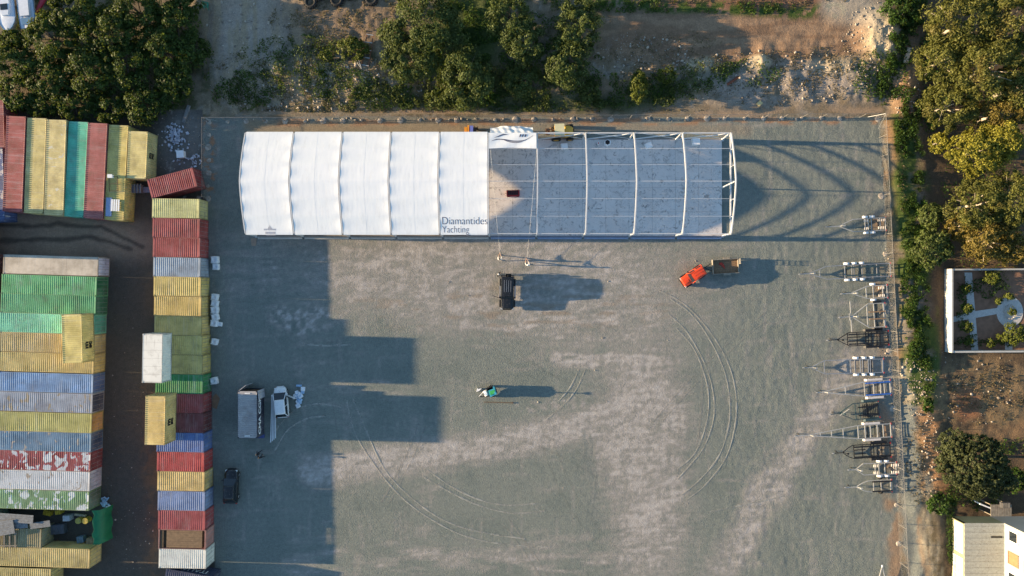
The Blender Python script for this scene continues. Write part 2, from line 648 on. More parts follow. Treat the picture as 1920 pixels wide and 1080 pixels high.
    d(blob(wu, wv, 1270, 915, 22, 30, 0, 0.4), 1.0)
    d(band(wu, wv, [(1590, 690), (1520, 800), (1450, 905), (1385, 1010), (1350, 1090)], 32), 0.95)
    d(blob(wu, wv, 1455, 918, 42, 32, 0, 0.5), 1.05)
    d(blob(wu, wv, 1620, 700, 75, 50, 0, 0.5), 0.8)
    d(blob(wu, wv, 570, 600, 65, 30, 0, 0.6) * sstep(0.4, 0.6, f2), 1.1)
    d(blob(wu, wv, 480, 500, 90, 60, 0, 0.7) * sstep(0.35, 0.65, f3), 0.7)
    d(blob(wu, wv, 700, 730, 120, 12, 0, 0.6) * sstep(0.3, 0.6, f3), 0.6)
    d(band(wu, wv, [(560, 1060), (850, 1046), (1320, 1066)], 24) * sstep(0.32, 0.6, f3), 0.8)
    d(band(wu, wv, [(1100, 1010), (1010, 1024), (860, 1040)], 10), 0.5)
    d(sstep(0.60, 0.75, f3), 0.35)
    d(sstep(0.62, 0.74, f4), 0.3)
    dk = np.clip(dust * 3, 0, 1)
    ddd = np.clip(dust * (0.75 + 0.3 * f2) + dk * (0.75 * (f5 - 0.5) + 0.7 * (f6 - 0.5) + 0.6 * (f7 - 0.5) + 0.4 * (f4 - 0.5)), 0, 1.25)
    lay((0.308, 0.280, 0.256), my * np.clip(ddd, 0, 1) * 0.88)
    lay((0.44, 0.41, 0.385), my * np.clip((ddd - 0.74) * 1.5, 0, 0.75))
    lay((0.25, 0.205, 0.16), my * sstep(0.55, 0.7, fbm(X * 0.4, Y * 1.8, 91, 4)) * blob(wu, wv, 960, 580, 280, 40, 0, 0.6) * 0.7)
    lay((0.27, 0.215, 0.145), my * band(U, wv, [(470, 240), (900, 243)], 13) * 0.9)
    lay((0.25, 0.215, 0.165), my * band(U, wv, [(900, 236), (1400, 240)], 10) * 0.7)
    lay((0.34, 0.17, 0.09), my * sstep(0.58, 0.7, f2) * band(U, V, [(392, 232), (392, 370)], 12) * 0.9)
    lay((0.33, 0.19, 0.11), my * sstep(0.5, 0.66, fbm(X * 0.5, Y * 2, 95, 4)) * band(U, V, [(400, 230), (1640, 226)], 7) * 0.9)
    lay((0.32, 0.20, 0.12), my * sstep(0.40, 0.6, f1) * (1 - sstep(6, 24, np.abs(U - fe + 8))) * sstep(330, 420, V) * 0.75)
    lay((0.15, 0.17, 0.16), my * band(wu, wv, [(1098, 800), (1106, 900), (1100, 1000)], 3) * 0.6)
    lay((0.15, 0.17, 0.16), my * band(wu, wv, [(1108, 810), (1116, 900), (1108, 990)], 2) * 0.6)
    # relief of the gravel: raked ridges to the east, fine everywhere
    rough = 0.25 + 0.75 * sstep(1300, 1420, U)
    Z = Z + my * rough * (0.05 * (fbm(X * 1.4, Y * 0.8, 101, 4) - 0.5) + 0.05 * (fbm(X * 2.6, Y * 1.6, 104, 3) - 0.5))
    Z = Z + my * 0.02 * (fbm(X * 0.5, Y * 0.5, 107, 3) - 0.5)
    # sort the cells into three sheets that meet edge to edge
    ny, nx = X.shape
    idx = np.arange(nx * ny).reshape(ny, nx)
    q = np.stack([idx[:-1, :-1], idx[:-1, 1:], idx[1:, 1:], idx[1:, :-1]], -1).reshape(-1, 4)
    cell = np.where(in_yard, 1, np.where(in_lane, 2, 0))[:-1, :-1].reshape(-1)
    XYZ = np.stack([X, Y, Z], -1).reshape(-1, 3)
    CC = C.reshape(-1, 3)
    gm = ground_mat('soil_surface', 13, 0.7, 0.10, 0.34)
    ym = ground_mat('gravel_surface', 17, 1.0, 0.075, 0.34)
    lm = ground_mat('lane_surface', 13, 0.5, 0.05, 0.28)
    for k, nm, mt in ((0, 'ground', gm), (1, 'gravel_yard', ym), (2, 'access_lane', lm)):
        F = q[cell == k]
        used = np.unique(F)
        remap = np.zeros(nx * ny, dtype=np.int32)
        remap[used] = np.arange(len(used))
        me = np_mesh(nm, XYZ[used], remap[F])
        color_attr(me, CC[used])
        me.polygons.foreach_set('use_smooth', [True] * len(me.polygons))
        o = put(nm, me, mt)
        o['kind'] = 'structure'


make_ground()


def spline(pts, n=10):
    """Catmull-Rom through px points"""
    out = []
    p = [pts[0]] + list(pts) + [pts[-1]]
    for i in range(1, len(p) - 2):
        for k in range(n):
            t = k / n
            a = [0.5 * ((2 * p[i][j]) + (-p[i - 1][j] + p[i + 1][j]) * t + (2 * p[i - 1][j] - 5 * p[i][j] + 4 * p[i + 1][j] - p[i + 2][j]) * t * t
                        + (-p[i - 1][j] + 3 * p[i][j] - 3 * p[i + 1][j] + p[i + 2][j]) * t ** 3) for j in (0, 1)]
            out.append(tuple(a))
    out.append(tuple(pts[-1]))
    return out


def track_mat(name='packed_dust_track', c0=(0.33, 0.33, 0.29), c1=(0.43, 0.41, 0.37), top=0.8):
    m, nt, b = _principled(name)
    v = coords(nt)
    n = noise(nt, v, 1.6, 5, 0.7)
    b.inputs['Roughness'].default_value = 0.95
    b.inputs['Specular IOR Level'].default_value = 0.1
    nt.links.new(mixcol(nt, n, c0, c1), b.inputs['Base Color'])
    t = N(nt, 'ShaderNodeBsdfTransparent')
    mx = N(nt, 'ShaderNodeMixShader')
    n2 = noise(nt, v, 0.6, 6, 0.7)
    nt.links.new(ramp(nt, n2, 0.33, 0.6, 0.0, top), mx.inputs[0])
    nt.links.new(t.outputs[0], mx.inputs[1])
    nt.links.new(b.outputs[0], mx.inputs[2])
    nt.links.new(mx.outputs[0], nt.nodes['Material Output'].inputs['Surface'])
    return m


TRK = track_mat()


def tyre_track(px, w=0.22, mat=None, lift=0.012):
    pts = [Vector((*P(*p), 0)) for p in spline(px, 12)]
    V = []; F = []
    for i, p in enumerate(pts):
        d = (pts[min(i + 1, len(pts) - 1)] - pts[max(i - 1, 0)]).normalized()
        n = Vector((-d.y, d.x, 0))
        ww = w * (0.5 + 0.9 * random.random()) / 2
        for s, z in ((-1, 0.016), (-0.35, 0.016 + lift), (0.35, 0.016 + lift), (1, 0.016)):
            V.append(p + n * ww * s + Vector((0, 0, z)))
    for i in range(len(pts) - 1):
        for k in range(3):
            F.append((i * 4 + k, i * 4 + k + 1, i * 4 + k + 5, i * 4 + k + 4))
    mb = MB(); mb.v = [tuple(p) for p in V]; mb.f = F
    o = mb.build('tyre_track', mat or TRK)
    o['kind'] = 'structure'


for t in ([(1235, 544), (1283, 570), (1330, 620), (1365, 680), (1380, 740), (1378, 800), (1360, 860), (1322, 910), (1288, 937)],
          [(1257, 560), (1295, 588), (1330, 635), (1358, 695), (1368, 750), (1366, 800), (1348, 855), (1312, 900), (1278, 928)],
          [(1253, 588), (1290, 625), (1325, 690), (1339, 750), (1336, 795), (1316, 845), (1272, 897)],
          [(1268, 615), (1300, 652), (1322, 705), (1329, 752), (1323, 800), (1303, 850), (1270, 880)],
          [(650, 752), (665, 810), (700, 868), (745, 924), (800, 968), (870, 1004), (950, 1021), (1032, 1025)],
          [(662, 748), (690, 815), (727, 888), (790, 948), (850, 983), (920, 1001), (985, 1010)],
          [(793, 893), (840, 920), (895, 946), (960, 962), (1022, 958)],
          [(803, 882), (850, 914), (900, 937), (950, 947), (1005, 944)],
          [(1098, 692), (1082, 728), (1055, 762), (1025, 786)],
          [(1086, 692), (1070, 725), (1048, 752)],
          [(1330, 960), (1400, 945), (1470, 930)],
          [(505, 830), (525, 795), (560, 766), (600, 757), (640, 764)],
          [(515, 845), (540, 806), (575, 785), (612, 780)],
          [(560, 642), (600, 648), (660, 646)]):
    tyre_track(t)

TRF = track_mat('faint_dust_track', (0.28, 0.28, 0.25), (0.36, 0.34, 0.31), 0.4)
TRD = track_mat('faint_damp_track', (0.10, 0.115, 0.105), (0.14, 0.155, 0.14), 0.10)
_tr = random.Random(33)
for k in range(11):
    cx, cy = _tr.uniform(480, 1450), _tr.uniform(480, 1060)
    a0 = _tr.uniform(0, 6.28); rad = _tr.choice([220, 320, 480, 800, 1200]); sw_ = _tr.uniform(90, 330) / rad
    ox, oy = cx - rad * math.cos(a0), cy - rad * math.sin(a0)
    for off in (0, 13 if k % 3 else 22):
        pts = [(ox + (rad + off) * math.cos(a0 + sw_ * (j / 6 - 0.5)), oy + (rad + off) * math.sin(a0 + sw_ * (j / 6 - 0.5))) for j in range(7)]
        if all(415 < p[0] < 1480 and 470 < p[1] < 1120 for p in pts):
            tyre_track(pts, _tr.uniform(0.16, 0.34), TRD if k % 3 == 0 else TRF, 0.001)

# ------------------------------------------------------------------ shipping containers
_cm = {}


def corrugated(L, W, z, pitch=0.253, depth=0.047, inset=0.14):
    """roof sheet with pressed ribs running across, in x from -L/2 to L/2"""
    n = int((L - 2 * inset) / pitch)
    x0 = -n * pitch / 2
    prof = [(-L / 2 + 0.04, 0.0), (x0, 0.0)]
    for i in range(n):
        a = x0 + i * pitch
        prof += [(a + 0.05, -depth), (a + 0.125, -depth), (a + 0.175, 0.0), (a + 0.253, 0.0)]
    prof.append((L / 2 - 0.04, 0.0))
    V = []; F = []
    ys = (-W / 2 + 0.03, -W / 2 + 0.12, W / 2 - 0.12, W / 2 - 0.03)
    for x, dz in prof:
        for k, y in enumerate(ys):
            V.append((x, y, z + (dz if k in (1, 2) else 0.0)))
    for i in range(len(prof) - 1):
        for k in range(3):
            F.append((i * 4 + k, (i + 1) * 4 + k, (i + 1) * 4 + k + 1, i * 4 + k + 1))
    me = bpy.data.meshes.new('roof'); me.from_pydata(V, [], F); me.update()
    return me


def wall_sheet(L, z0, z1, y, out, pitch=0.28, depth=0.04, along='x'):
    n = int((L - 0.24) / pitch)
    a0 = -n * pitch / 2
    prof = [(-L / 2 + 0.06, 0.0), (a0, 0.0)]
    for i in range(n):
        a = a0 + i * pitch
        prof += [(a + 0.06, -depth), (a + 0.14, -depth), (a + 0.20, 0), (a + 0.28, 0)]
    prof.append((L / 2 - 0.06, 0.0))
    V = []; F = []
    for x, d in prof:
        for z in (z0, z1):
            V.append((x, y + out * d, z) if along == 'x' else (y + out * d, x, z))
    for i in range(len(prof) - 1):
        F.append((2 * i, 2 * i + 2, 2 * i + 3, 2 * i + 1))
    me = bpy.data.meshes.new('side_wall'); me.from_pydata(V, [], F); me.update()
    return me


def container_meshes(L, H, smooth_roof=False, open_top=False):
    key = (L, round(H, 2), smooth_roof, open_top)
    if key in _cm:
        return _cm[key]
    W = 2.478
    f = MB()
    for sx in (-1, 1):
        for sy in (-1, 1):
            f.box((sx * (L / 2 - 0.08), sy * (W / 2 - 0.08), H / 2), (0.15, 0.15, H - 0.24))
            for z in (0.06, H - 0.06):
                f.box((sx * (L / 2 - 0.089), sy * (W / 2 - 0.081), z), (0.178, 0.162, 0.12))
    for sy in (-1, 1):
        f.box((0, sy * (W / 2 - 0.035), 0.08), (L - 0.36, 0.06, 0.14))
        f.box((0, sy * (W / 2 - 0.035), H - 0.055), (L - 0.36, 0.06, 0.07))
    for sx in (-1, 1):
        f.box((sx * (L / 2 - 0.05), 0, 0.08), (0.09, W - 0.33, 0.14))
        f.box((sx * (L / 2 - 0.075), 0, H - 0.055), (0.14, W - 0.33, 0.07))
    fm = f.mesh('frame')
    if open_top:
        g = MB()
        for i in range(4):
            g.bar((-L / 2 + 0.3 + i * 0.1, -W / 2 + 0.1, H - 0.1), (-L / 2 + 0.3 + i * 0.1, W / 2 - 0.1, H - 0.1), 0.05, 0.05)
        for k in range(8):
            g.box((0.25, -W / 2 + 0.28 + k * 0.275, H - 0.14 - 0.012 * (k % 2)), (L - 1.5, 0.265, 0.04))
        g.box((0, 0, H - 0.6), (L - 0.3, W - 0.2, 0.05))
        rm = g.mesh('roof')
    elif smooth_roof:
        g = MB()
        n = 6
        for i in range(n):
            x0 = -L / 2 + 0.05 + i * (L - 0.1) / n
            g.box((x0 + (L - 0.1) / n / 2, 0, H - 0.045), ((L - 0.1) / n - 0.012, W - 0.14, 0.03))
        rm = g.mesh('roof')
    else:
        rm = corrugated(L, W, H - 0.018)
    sm = [wall_sheet(L, 0.12, H - 0.08, s * (W / 2 - 0.03), s) for s in (-1, 1)]
    em = wall_sheet(W, 0.12, H - 0.08, -(L / 2 - 0.03), -1, along='y')
    dm = []
    for s in (-1, 1):
        d = MB()
        d.box((L / 2 - 0.045, s * 0.56, H / 2), (0.05, 1.09, H - 0.34))
        for k in range(3):
            d.box((L / 2 - 0.016, s * 0.56, 0.55 + k * (H - 1.1) / 2), (0.012, 0.98, 0.34))
        dm.append(d.mesh('door'))
    lb = MB()
    for y in (0.32, 0.82):
        lb.cyl((L / 2 + 0.012, y, 0.16), (L / 2 + 0.012, y, H - 0.14), 0.022, 6)
        lb.box((L / 2 + 0.02, y + 0.12, 1.05), (0.02, 0.3, 0.04))
    lm = [lb.mesh('locking_bar')]
    lb2 = MB(); lb2.v = [(x, -y, z) for x, y, z in lb.v]; lb2.f = lb.f
    lm.insert(0, lb2.mesh('locking_bar'))
    fl = MB().box((0, 0, 0.14), (L - 0.3, W - 0.2, 0.06)).mesh('floor')
    _cm[key] = (fm, rm, sm, em, dm, lm, fl)
    return _cm[key]


LOCKBAR = paint('worn_steel', (0.30, 0.28, 0.26), 0.5, metal=0.4, var=0.25)
PLY = paint('container_plywood', (0.20, 0.13, 0.075), 0.9, var=0.25)
_cn = [0]


def container(label, xy, rz, colour, L=6.058, H=2.591, z=0.0, group=None, patch=None, patch_amt=0.0, rust=0.25, smooth_roof=False,
              open_top=False, roof_col=None, end_col=None, doors='shut', streak=0.0, fade=0.22):
    _cn[0] += 1
    t = tag(empty('shipping_container', (xy[0], xy[1], z), rz), label, 'container', group)
    m = container_paint('container_paint_%d' % _cn[0], srgb(*colour), patch, patch_amt, rust, fade, streak)
    rm_ = container_paint('container_roof_%d' % _cn[0], srgb(*roof_col), patch, patch_amt, rust, fade, streak) if roof_col else m
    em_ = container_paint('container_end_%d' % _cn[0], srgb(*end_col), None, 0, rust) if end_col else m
    fm, rm, sm, em, dm, lm, fl = container_meshes(L, H, smooth_roof, open_top)
    fc = tuple(int(x * 0.8) for x in colour)
    put('frame', fm, container_paint('container_frame_%d' % _cn[0], srgb(*fc), None, 0, 0.75, 0.3), t)
    if open_top:
        put('roof', rm, PLY, t)
    else:
        put('roof', rm, rm_, t)
    put('floor', fl, PLY, t)
    for s in sm:
        put('side_wall', s, m, t)
    put('end_wall', em, m, t)
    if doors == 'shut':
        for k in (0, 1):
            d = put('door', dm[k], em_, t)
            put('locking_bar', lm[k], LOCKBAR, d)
    return t


def at(px0, px1, py0, py1, h):
    return P((px0 + px1) / 2, (py0 + py1) / 2, h)


# --- middle row, 20 ft, north to south: (top edge y, bottom edge y, colour, label start, options)
MID = [
    (372, 409, (204, 198, 118), 'cream yellow ribbed container at the north end of the middle row', {}),
    (410, 445, (166, 66, 62), 'red container just south of the cream yellow one in the middle row', {}),
    (446, 482, (168, 62, 56), 'red container touching the pale grey blue one in the middle row', {}),
    (483.5, 518, (150, 168, 184), 'pale grey blue container in the middle row beside two white sacks', dict(streak=0.3)),
    (519, 555, (214, 184, 84), 'golden yellow container next to the pale grey blue one in the middle row', {}),
    (556, 592, (214, 178, 76), 'golden yellow container beside the file of white sacks, middle row', {}),
    (593, 628, (204, 172, 74), 'dull yellow container with a brown stain north of the white stacked box', dict(rust=0.45)),
    (629, 665, (198, 174, 76), 'dull yellow container half under the north end of the white stacked box', dict(rust=0.35)),
    (666, 701, (196, 172, 76), 'dull yellow container half under the south end of the white stacked box', dict(rust=0.35)),
    (702, 738, (38, 140, 66), 'green container in the middle row, partly under the white stacked box', dict(streak=0.2)),
    (739, 774, (160, 58, 52), 'dark red container under the north half of the yellow stacked box', {}),
    (775, 811, (120, 48, 46), 'worn maroon container under the south half of the yellow stacked box', dict(rust=0.7)),
    (812, 847, (70, 112, 184), 'bright blue container just south of the yellow stacked box', dict(streak=0.4)),
    (848, 884, (186, 52, 48), 'bright red container between a blue and a rust marked yellow one', {}),
    (885, 920, (212, 176, 90), 'yellow container with three black rust marks on its roof, middle row', dict(rust=0.6)),
    (921.5, 957, (116, 142, 192), 'blue container with whitish ribs and a brown roof patch, middle row', dict(streak=0.55)),
    (958, 993, (166, 58, 58), 'red container next to the open topped pink one in the middle row', {}),
    (994, 1029.5, (188, 124, 110), 'pink open top container with brown timber inside, middle row', dict(open_top=True)),
    (1030, 1065.5, (226, 222, 206), 'white container at the south end of the middle row', dict(rust=0.15, fade=0.08)),
]
GRP_M = 'containers side by side in the middle row'
HM = 2.591
for i, (y0, y1, c, lab, kw) in enumerate(MID):
    yc = (y0 + y1) / 2
    xl = 285 + (yc - 390) * 12.5 / 658
    xr = 373.5 + (yc - 390) * 12.5 / 658
    container(lab, at(xl, xr, y0, y1, HM), R(-1.1 + random.uniform(-0.25, 0.25)), c, group=GRP_M, **kw)
it = container('navy blue container with white lettering set askew at the south end of the middle row', P(352, 1092, HM), R(-10), (28, 48, 92), group=None)
put('lettering', text_mesh('ITALIA', 1.15, bold=0.012), WHITE, it, (0.3, 1.232, 1.6), (R(90), 0, R(180)))
wht = container('white box container stacked across the west end of the middle row', at(266, 304.5, 625, 719, 5.03), R(90 - 1), (232, 228, 216), z=2.6, H=2.44, L=6.1,
                rust=0.02, smooth_roof=True, fade=0.03)
yel2 = container('yellow container stacked across the middle row, black logo on its side', at(271, 310, 742.5, 834.5, 5.49), R(90 - 1), (212, 180, 92), z=2.6, H=2.896, rust=0.12)

# --- western block, 40 ft, door ends towards the lane
WEST = [
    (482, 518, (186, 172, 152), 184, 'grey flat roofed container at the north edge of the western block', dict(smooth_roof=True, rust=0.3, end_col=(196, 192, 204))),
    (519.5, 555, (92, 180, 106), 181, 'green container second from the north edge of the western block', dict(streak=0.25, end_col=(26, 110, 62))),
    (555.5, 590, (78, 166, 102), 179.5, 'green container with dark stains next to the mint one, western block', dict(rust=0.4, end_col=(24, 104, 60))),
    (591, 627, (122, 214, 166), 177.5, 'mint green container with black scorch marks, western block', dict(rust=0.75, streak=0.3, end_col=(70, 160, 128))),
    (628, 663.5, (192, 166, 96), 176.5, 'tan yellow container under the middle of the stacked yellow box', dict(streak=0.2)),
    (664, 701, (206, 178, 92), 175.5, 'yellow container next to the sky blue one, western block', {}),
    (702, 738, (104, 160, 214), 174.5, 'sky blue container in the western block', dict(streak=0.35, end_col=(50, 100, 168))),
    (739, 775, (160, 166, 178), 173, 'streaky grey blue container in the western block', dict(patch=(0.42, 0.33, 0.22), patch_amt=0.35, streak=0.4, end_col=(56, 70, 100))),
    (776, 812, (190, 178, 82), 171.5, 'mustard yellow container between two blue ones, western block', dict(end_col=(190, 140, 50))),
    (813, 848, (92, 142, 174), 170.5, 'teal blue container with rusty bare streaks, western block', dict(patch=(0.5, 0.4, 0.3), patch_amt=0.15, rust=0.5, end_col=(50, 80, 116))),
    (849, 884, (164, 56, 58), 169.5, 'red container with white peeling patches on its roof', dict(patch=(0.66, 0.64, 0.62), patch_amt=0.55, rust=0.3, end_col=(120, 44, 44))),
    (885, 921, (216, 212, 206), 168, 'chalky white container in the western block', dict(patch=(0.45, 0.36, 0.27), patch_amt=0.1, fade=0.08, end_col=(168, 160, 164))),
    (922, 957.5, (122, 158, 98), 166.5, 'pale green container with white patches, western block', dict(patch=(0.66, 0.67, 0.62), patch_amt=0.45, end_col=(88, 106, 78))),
    (992, 1029, (150, 136, 88), 77, 'olive container under grey sheets and scrap, western block', dict(rust=0.4)),
    (1030.5, 1065.5, (204, 174, 86), 168, 'yellow container south of the scrap heap, western block', {}),
    (1067, 1103, (200, 172, 84), 95, 'yellow container cut by the bottom left corner of the picture', {}),
]
GRP_W = 'containers packed in the western block'
for y0, y1, c, xr, lab, kw in WEST:
    rot = R(-1.7 + random.uniform(-0.15, 0.15))
    L = 12.192
    cx, cy = P(xr, (y0 + y1) / 2, HM)
    cx -= math.cos(rot) * L / 2
    cy -= math.sin(rot) * L / 2
    container(lab, (cx, cy), rot, c, L=L, group=GRP_W, **kw)
yel1 = container('yellow container stacked crosswise on the western block', at(116.5, 153.5, 589, 681, 5.19), R(90 + 1.5), (206, 186, 92), z=2.6, H=2.591, rust=0.1)
for t, y, z in ((yel2, -0.4, 1.5), (yel1, -0.9, 1.3)):
    put('lettering', text_mesh('m', 1.15, bold=0.05), BLACKP, t, (y, -1.228, z + 0.36), (R(90), 0, 0))
    put('lettering', text_mesh('sc', 1.0, bold=0.05), BLACKP, t, (y, -1.228, z - 0.36), (R(90), 0, 0))

# --- north-western block, 40 ft standing north-south
GRP_N = 'long containers of the north western block'
for x_top, x_bot, w, c, H, lab, kw in (
        (30, 22.5, 37, (164, 72, 68), 2.90, 'long red container, westernmost of the north western block', dict(streak=0.2)),
        (69, 62.5, 36, (204, 184, 104), 2.78, 'long yellow container beside the westernmost red one', {}),
        (106, 100, 36, (210, 190, 118), 2.78, 'long yellow container with a pale mended end, beside the teal one', dict(rust=0.35, patch=(0.62, 0.58, 0.45), patch_amt=0.1)),
        (147, 138, 35, (58, 180, 146), 2.56, 'long teal green container in the north western block', dict(rust=0.1)),
        (183, 174, 36, (164, 82, 76), 2.80, 'long dull red container between the teal one and a yellow one', dict(rust=0.4)),
        (222.5, 213, 36, (200, 178, 78), 2.56, 'long yellow container with a white box and frame on its roof', {})):
    xc = (x_top + x_bot) / 2
    yc = 305 + xc * 0.085
    ang = R(90) - math.atan2(x_top - x_bot, 183)
    container(lab, P(xc, yc, H), ang, c, L=12.192, H=H, group=GRP_N, **kw)
y20 = container('short yellow container with a black logo beside the trees', at(239, 275, 245.5, 335, HM), R(90 - 2.4), (214, 194, 112), rust=0.1)
put('lettering', text_mesh('m', 0.95, bold=0.05), BLACKP, y20, (0.1, -1.228, 1.75), (R(90), 0, 0))
put('lettering', text_mesh('sc', 0.85, bold=0.05), BLACKP, y20, (0.1, -1.228, 1.12), (R(90), 0, 0))
container('red container standing askew at the fence corner', P(322.5, 343, HM), R(14.8), (158, 56, 56), streak=0.2)
container('dark red container at the left edge north of the lane', P(-12, 232, 2.7), R(92), (140, 58, 58), L=6.058)
container('blue grey container at the left edge beside the long red one', P(-13, 325, 2.4), R(92), (70, 100, 160), L=12.192, H=2.3, patch=(0.5, 0.5, 0.5), patch_amt=0.4)
container('unseen rust red container added at the west end to shade the lane', P(-62, 432, HM), R(93), (150, 70, 60))  # occluder added out of view, keeps low sun off the lane
for k in range(7):  # unseen row added to stop sun slipping between the western containers
    c = [(120, 70, 60), (60, 90, 140), (150, 130, 80), (110, 110, 110), (60, 100, 80), (140, 70, 60), (150, 130, 80)][k]
    container('container %s added out of view behind the western block to stop sun slits' % ['brown one', 'blue one', 'tan one', 'grey one', 'green one', 'red one', 'yellow one'][k], P(-30, 520 + k * 89, 2.5), R(90), c, H=2.5, group='unseen containers added behind the western block')
container('unseen dull green container added west of the scrap gap to shade it', P(-100, 975, HM), R(-1.7), (90, 120, 90), L=12.192)  # out of view, added so the scrap gap stays dark
container('unseen faded blue container added on the rust red one to lengthen the lane shade', P(-64, 432, 5.2), R(93), (90, 120, 160), z=2.6)  # upper tier of the added occluder, stretches its shade along the lane

# --- black and grey container standing alone in the yard, doors open to the north
cg = container('grey roofed navy container standing alone in the yard with open doors', at(445, 482.5, 733, 822, HM), R(90), (40, 46, 74),
               roof_col=(158, 154, 154), doors='open', rust=0.1, fade=0.1)
put('lettering', text_mesh('CMA CGM', 1.08, bold=0.03), WHITE, cg, (-0.2, -1.232, 1.55), (R(90), 0, 0))
for x_ in (2.72, -2.72):
    mk = MB()
    for k in range(7):
        mk.box((x_, -0.30 + k * 0.10, 2.601), (0.16, 0.07, 0.012))
    mk.build('roof_marking', WHITE, cg)
gm_ = paint('grey_door_paint', srgb(170, 168, 172), 0.6, var=0.1)
for s, ang in ((-1, 187), (1, -52)):
    h = Vector((3.03, s * 1.27 if s < 0 else 1.16, 0))
    db = MB()
    db.box((0.56 * 1, 0, 1.3), (1.12, 0.06, 2.3))
    for k in range(3):
        db.box((0.56, 0.035, 0.6 + k * 0.7), (0.95, 0.02, 0.34))
    d = db.build('door', gm_, cg, loc=h, rot=(0, 0, R(ang)))
    MB().cyl((0.35, 0.06, 0.2), (0.35, 0.06, 2.4), 0.022, 6).build('locking_bar', LOCKBAR, d)
MB().box((-3.25, -0.75, 0.2), (0.45, 1.1, 0.4)).build('step', paint('blue_step', (0.05, 0.07, 0.2), 0.5), cg)

# ------------------------------------------------------------------ scrap and small things among the containers
sheetm = paint('grey_roof_sheet', (0.17, 0.185, 0.20), 0.6, metal=0.2, var=0.25, dirt_amt=0.3)
for i, (px, py, L, W, rz, z) in enumerate(((18, 980, 4.6, 1.6, 3, 2.75), (30, 972, 4.4, 1.1, -4, 2.92), (75, 984, 2.6, 0.8, 8, 2.72), (8, 990, 2.5, 1.8, 10, 3.02))):
    lab = ['long grey roofing sheet lying on the olive container', 'grey roofing sheet on top of the longer sheet by the scrap gap',
           'narrow grey sheet propped at the east end of the olive container', 'short grey sheet at the left edge above the scrap'][i]
    b = MB()
    n = 8
    for k in range(n):
        b.box((0, (k - n / 2 + 0.5) * W / n, 0.012 * (k % 2)), (L, W / n - 0.005, 0.03))
    o = b.build('roofing_sheet', sheetm, None, loc=(*P(px, py, z), z), rot=(0, 0, R(rz)))
    tag(o, lab, 'sheet', 'roofing sheets on the olive container')
tim = paint('grey_timber', (0.22, 0.19, 0.15), 0.9, var=0.3)
t = tag(empty('timber_rack', (*P(14, 1010, 2.6), 2.6)), 'dark timber rack lying on the olive container roof', 'rack')
for k in range(4):
    MB().box((k * 0.7 - 1, 0, 0.12), (0.14, 2.2, 0.14)).build('beam', tim, t)
for k in range(2):
    MB().box((0, k * 1.6 - 0.8, 0.26), (2.8, 0.12, 0.12)).build('beam', tim, t)
drumy = paint('yellow_drum', (0.45, 0.36, 0.07), 0.45, var=0.2)
for i, (px, py) in enumerate(((146, 977), (159, 977))):
    o = empty('oil_drum', P(px, py, 0.9))
    tag(o, ['yellow round drum in the scrap gap, the western one', 'yellow round drum in the scrap gap, the eastern one'][i], 'drum', 'yellow drums in the scrap gap')
    b = MB().cyl((0, 0, 0), (0, 0, 0.88), 0.38, 18)
    for z in (0.02, 0.3, 0.6, 0.87):
        b.cyl((0, 0, z - 0.015), (0, 0, z + 0.015), 0.395, 18)
    b.build('body', drumy, o)
    MB().cyl((0.2, 0, 0.87), (0.2, 0, 0.92), 0.05, 8).build('bung', LOCKBAR, o)
gt = paint('green_tarp', srgb(22, 104, 66), 0.6, var=0.15)
b = MB()
rows = []
for i in range(14):
    y = -2.2 + i * 4.4 / 13
    rows.append([(0.12 * math.sin(i * 1.3) - 0.3, y, 2.45 + 0.08 * math.sin(i * 2.1)), (0.45 + 0.1 * math.sin(i), y, 2.4), (0.75 + 0.08 * math.sin(i * 1.7), y, 1.2), (0.8 + 0.1 * math.cos(i), y, 0.05)])
b.loft(rows, close=False, caps=False)
o = b.build('green_tarpaulin', gt, None, True, loc=(*P(179, 989, 2.4), 0))
tag(o, 'green tarpaulin hung across the mouth of the scrap gap', 'tarpaulin')
for i, (px, py, d, c, nm, lab) in enumerate((
        (171, 1016, (1.3, 0.9, 0.8), (150, 130, 100), 'wooden_crate', 'small wooden crate at the mouth of the scrap gap'),
        (124, 972, (0.9, 0.7, 0.9), (190, 192, 196), 'metal_cabinet', 'pale metal cabinet standing in the scrap gap'),
        (104, 993, (2.2, 1.2, 0.7), (90, 92, 98), 'metal_bin', 'grey metal bin on the floor of the scrap gap'),
        (150, 1012, (0.9, 0.8, 0.7), (110, 130, 140), 'fuel_tank', 'blue grey tank beside the wooden crate in the scrap gap'),
        (150, 966, (1.5, 0.25, 0.25), (190, 175, 150), 'pale_beam', 'pale beam leaning over the yellow drums'),
        (88, 962, (1.0, 0.6, 0.6), (180, 150, 40), 'yellow_box', 'yellow box in the dark of the scrap gap'),
        (108, 961, (0.7, 0.5, 0.9), (190, 160, 50), 'yellow_canister', 'yellow canister in the dark of the scrap gap'))):
    mt = paint('scrap_%d' % i, srgb(*c), 0.7, var=0.2, dirt_amt=0.2)
    t = tag(empty(nm, P(px, py, d[2]), R(random.uniform(-15, 15))), lab, nm.split('_')[1])
    MB().box((0, 0, d[2] / 2), d).build('body', mt, t)
    for k in range(3):
        MB().box((-d[0] / 2 + d[0] * (k + 0.5) / 3, 0, d[2] + 0.02), (d[0] / 3 - 0.04, d[1] + 0.02, 0.03)).build('lid_board', mt, t)

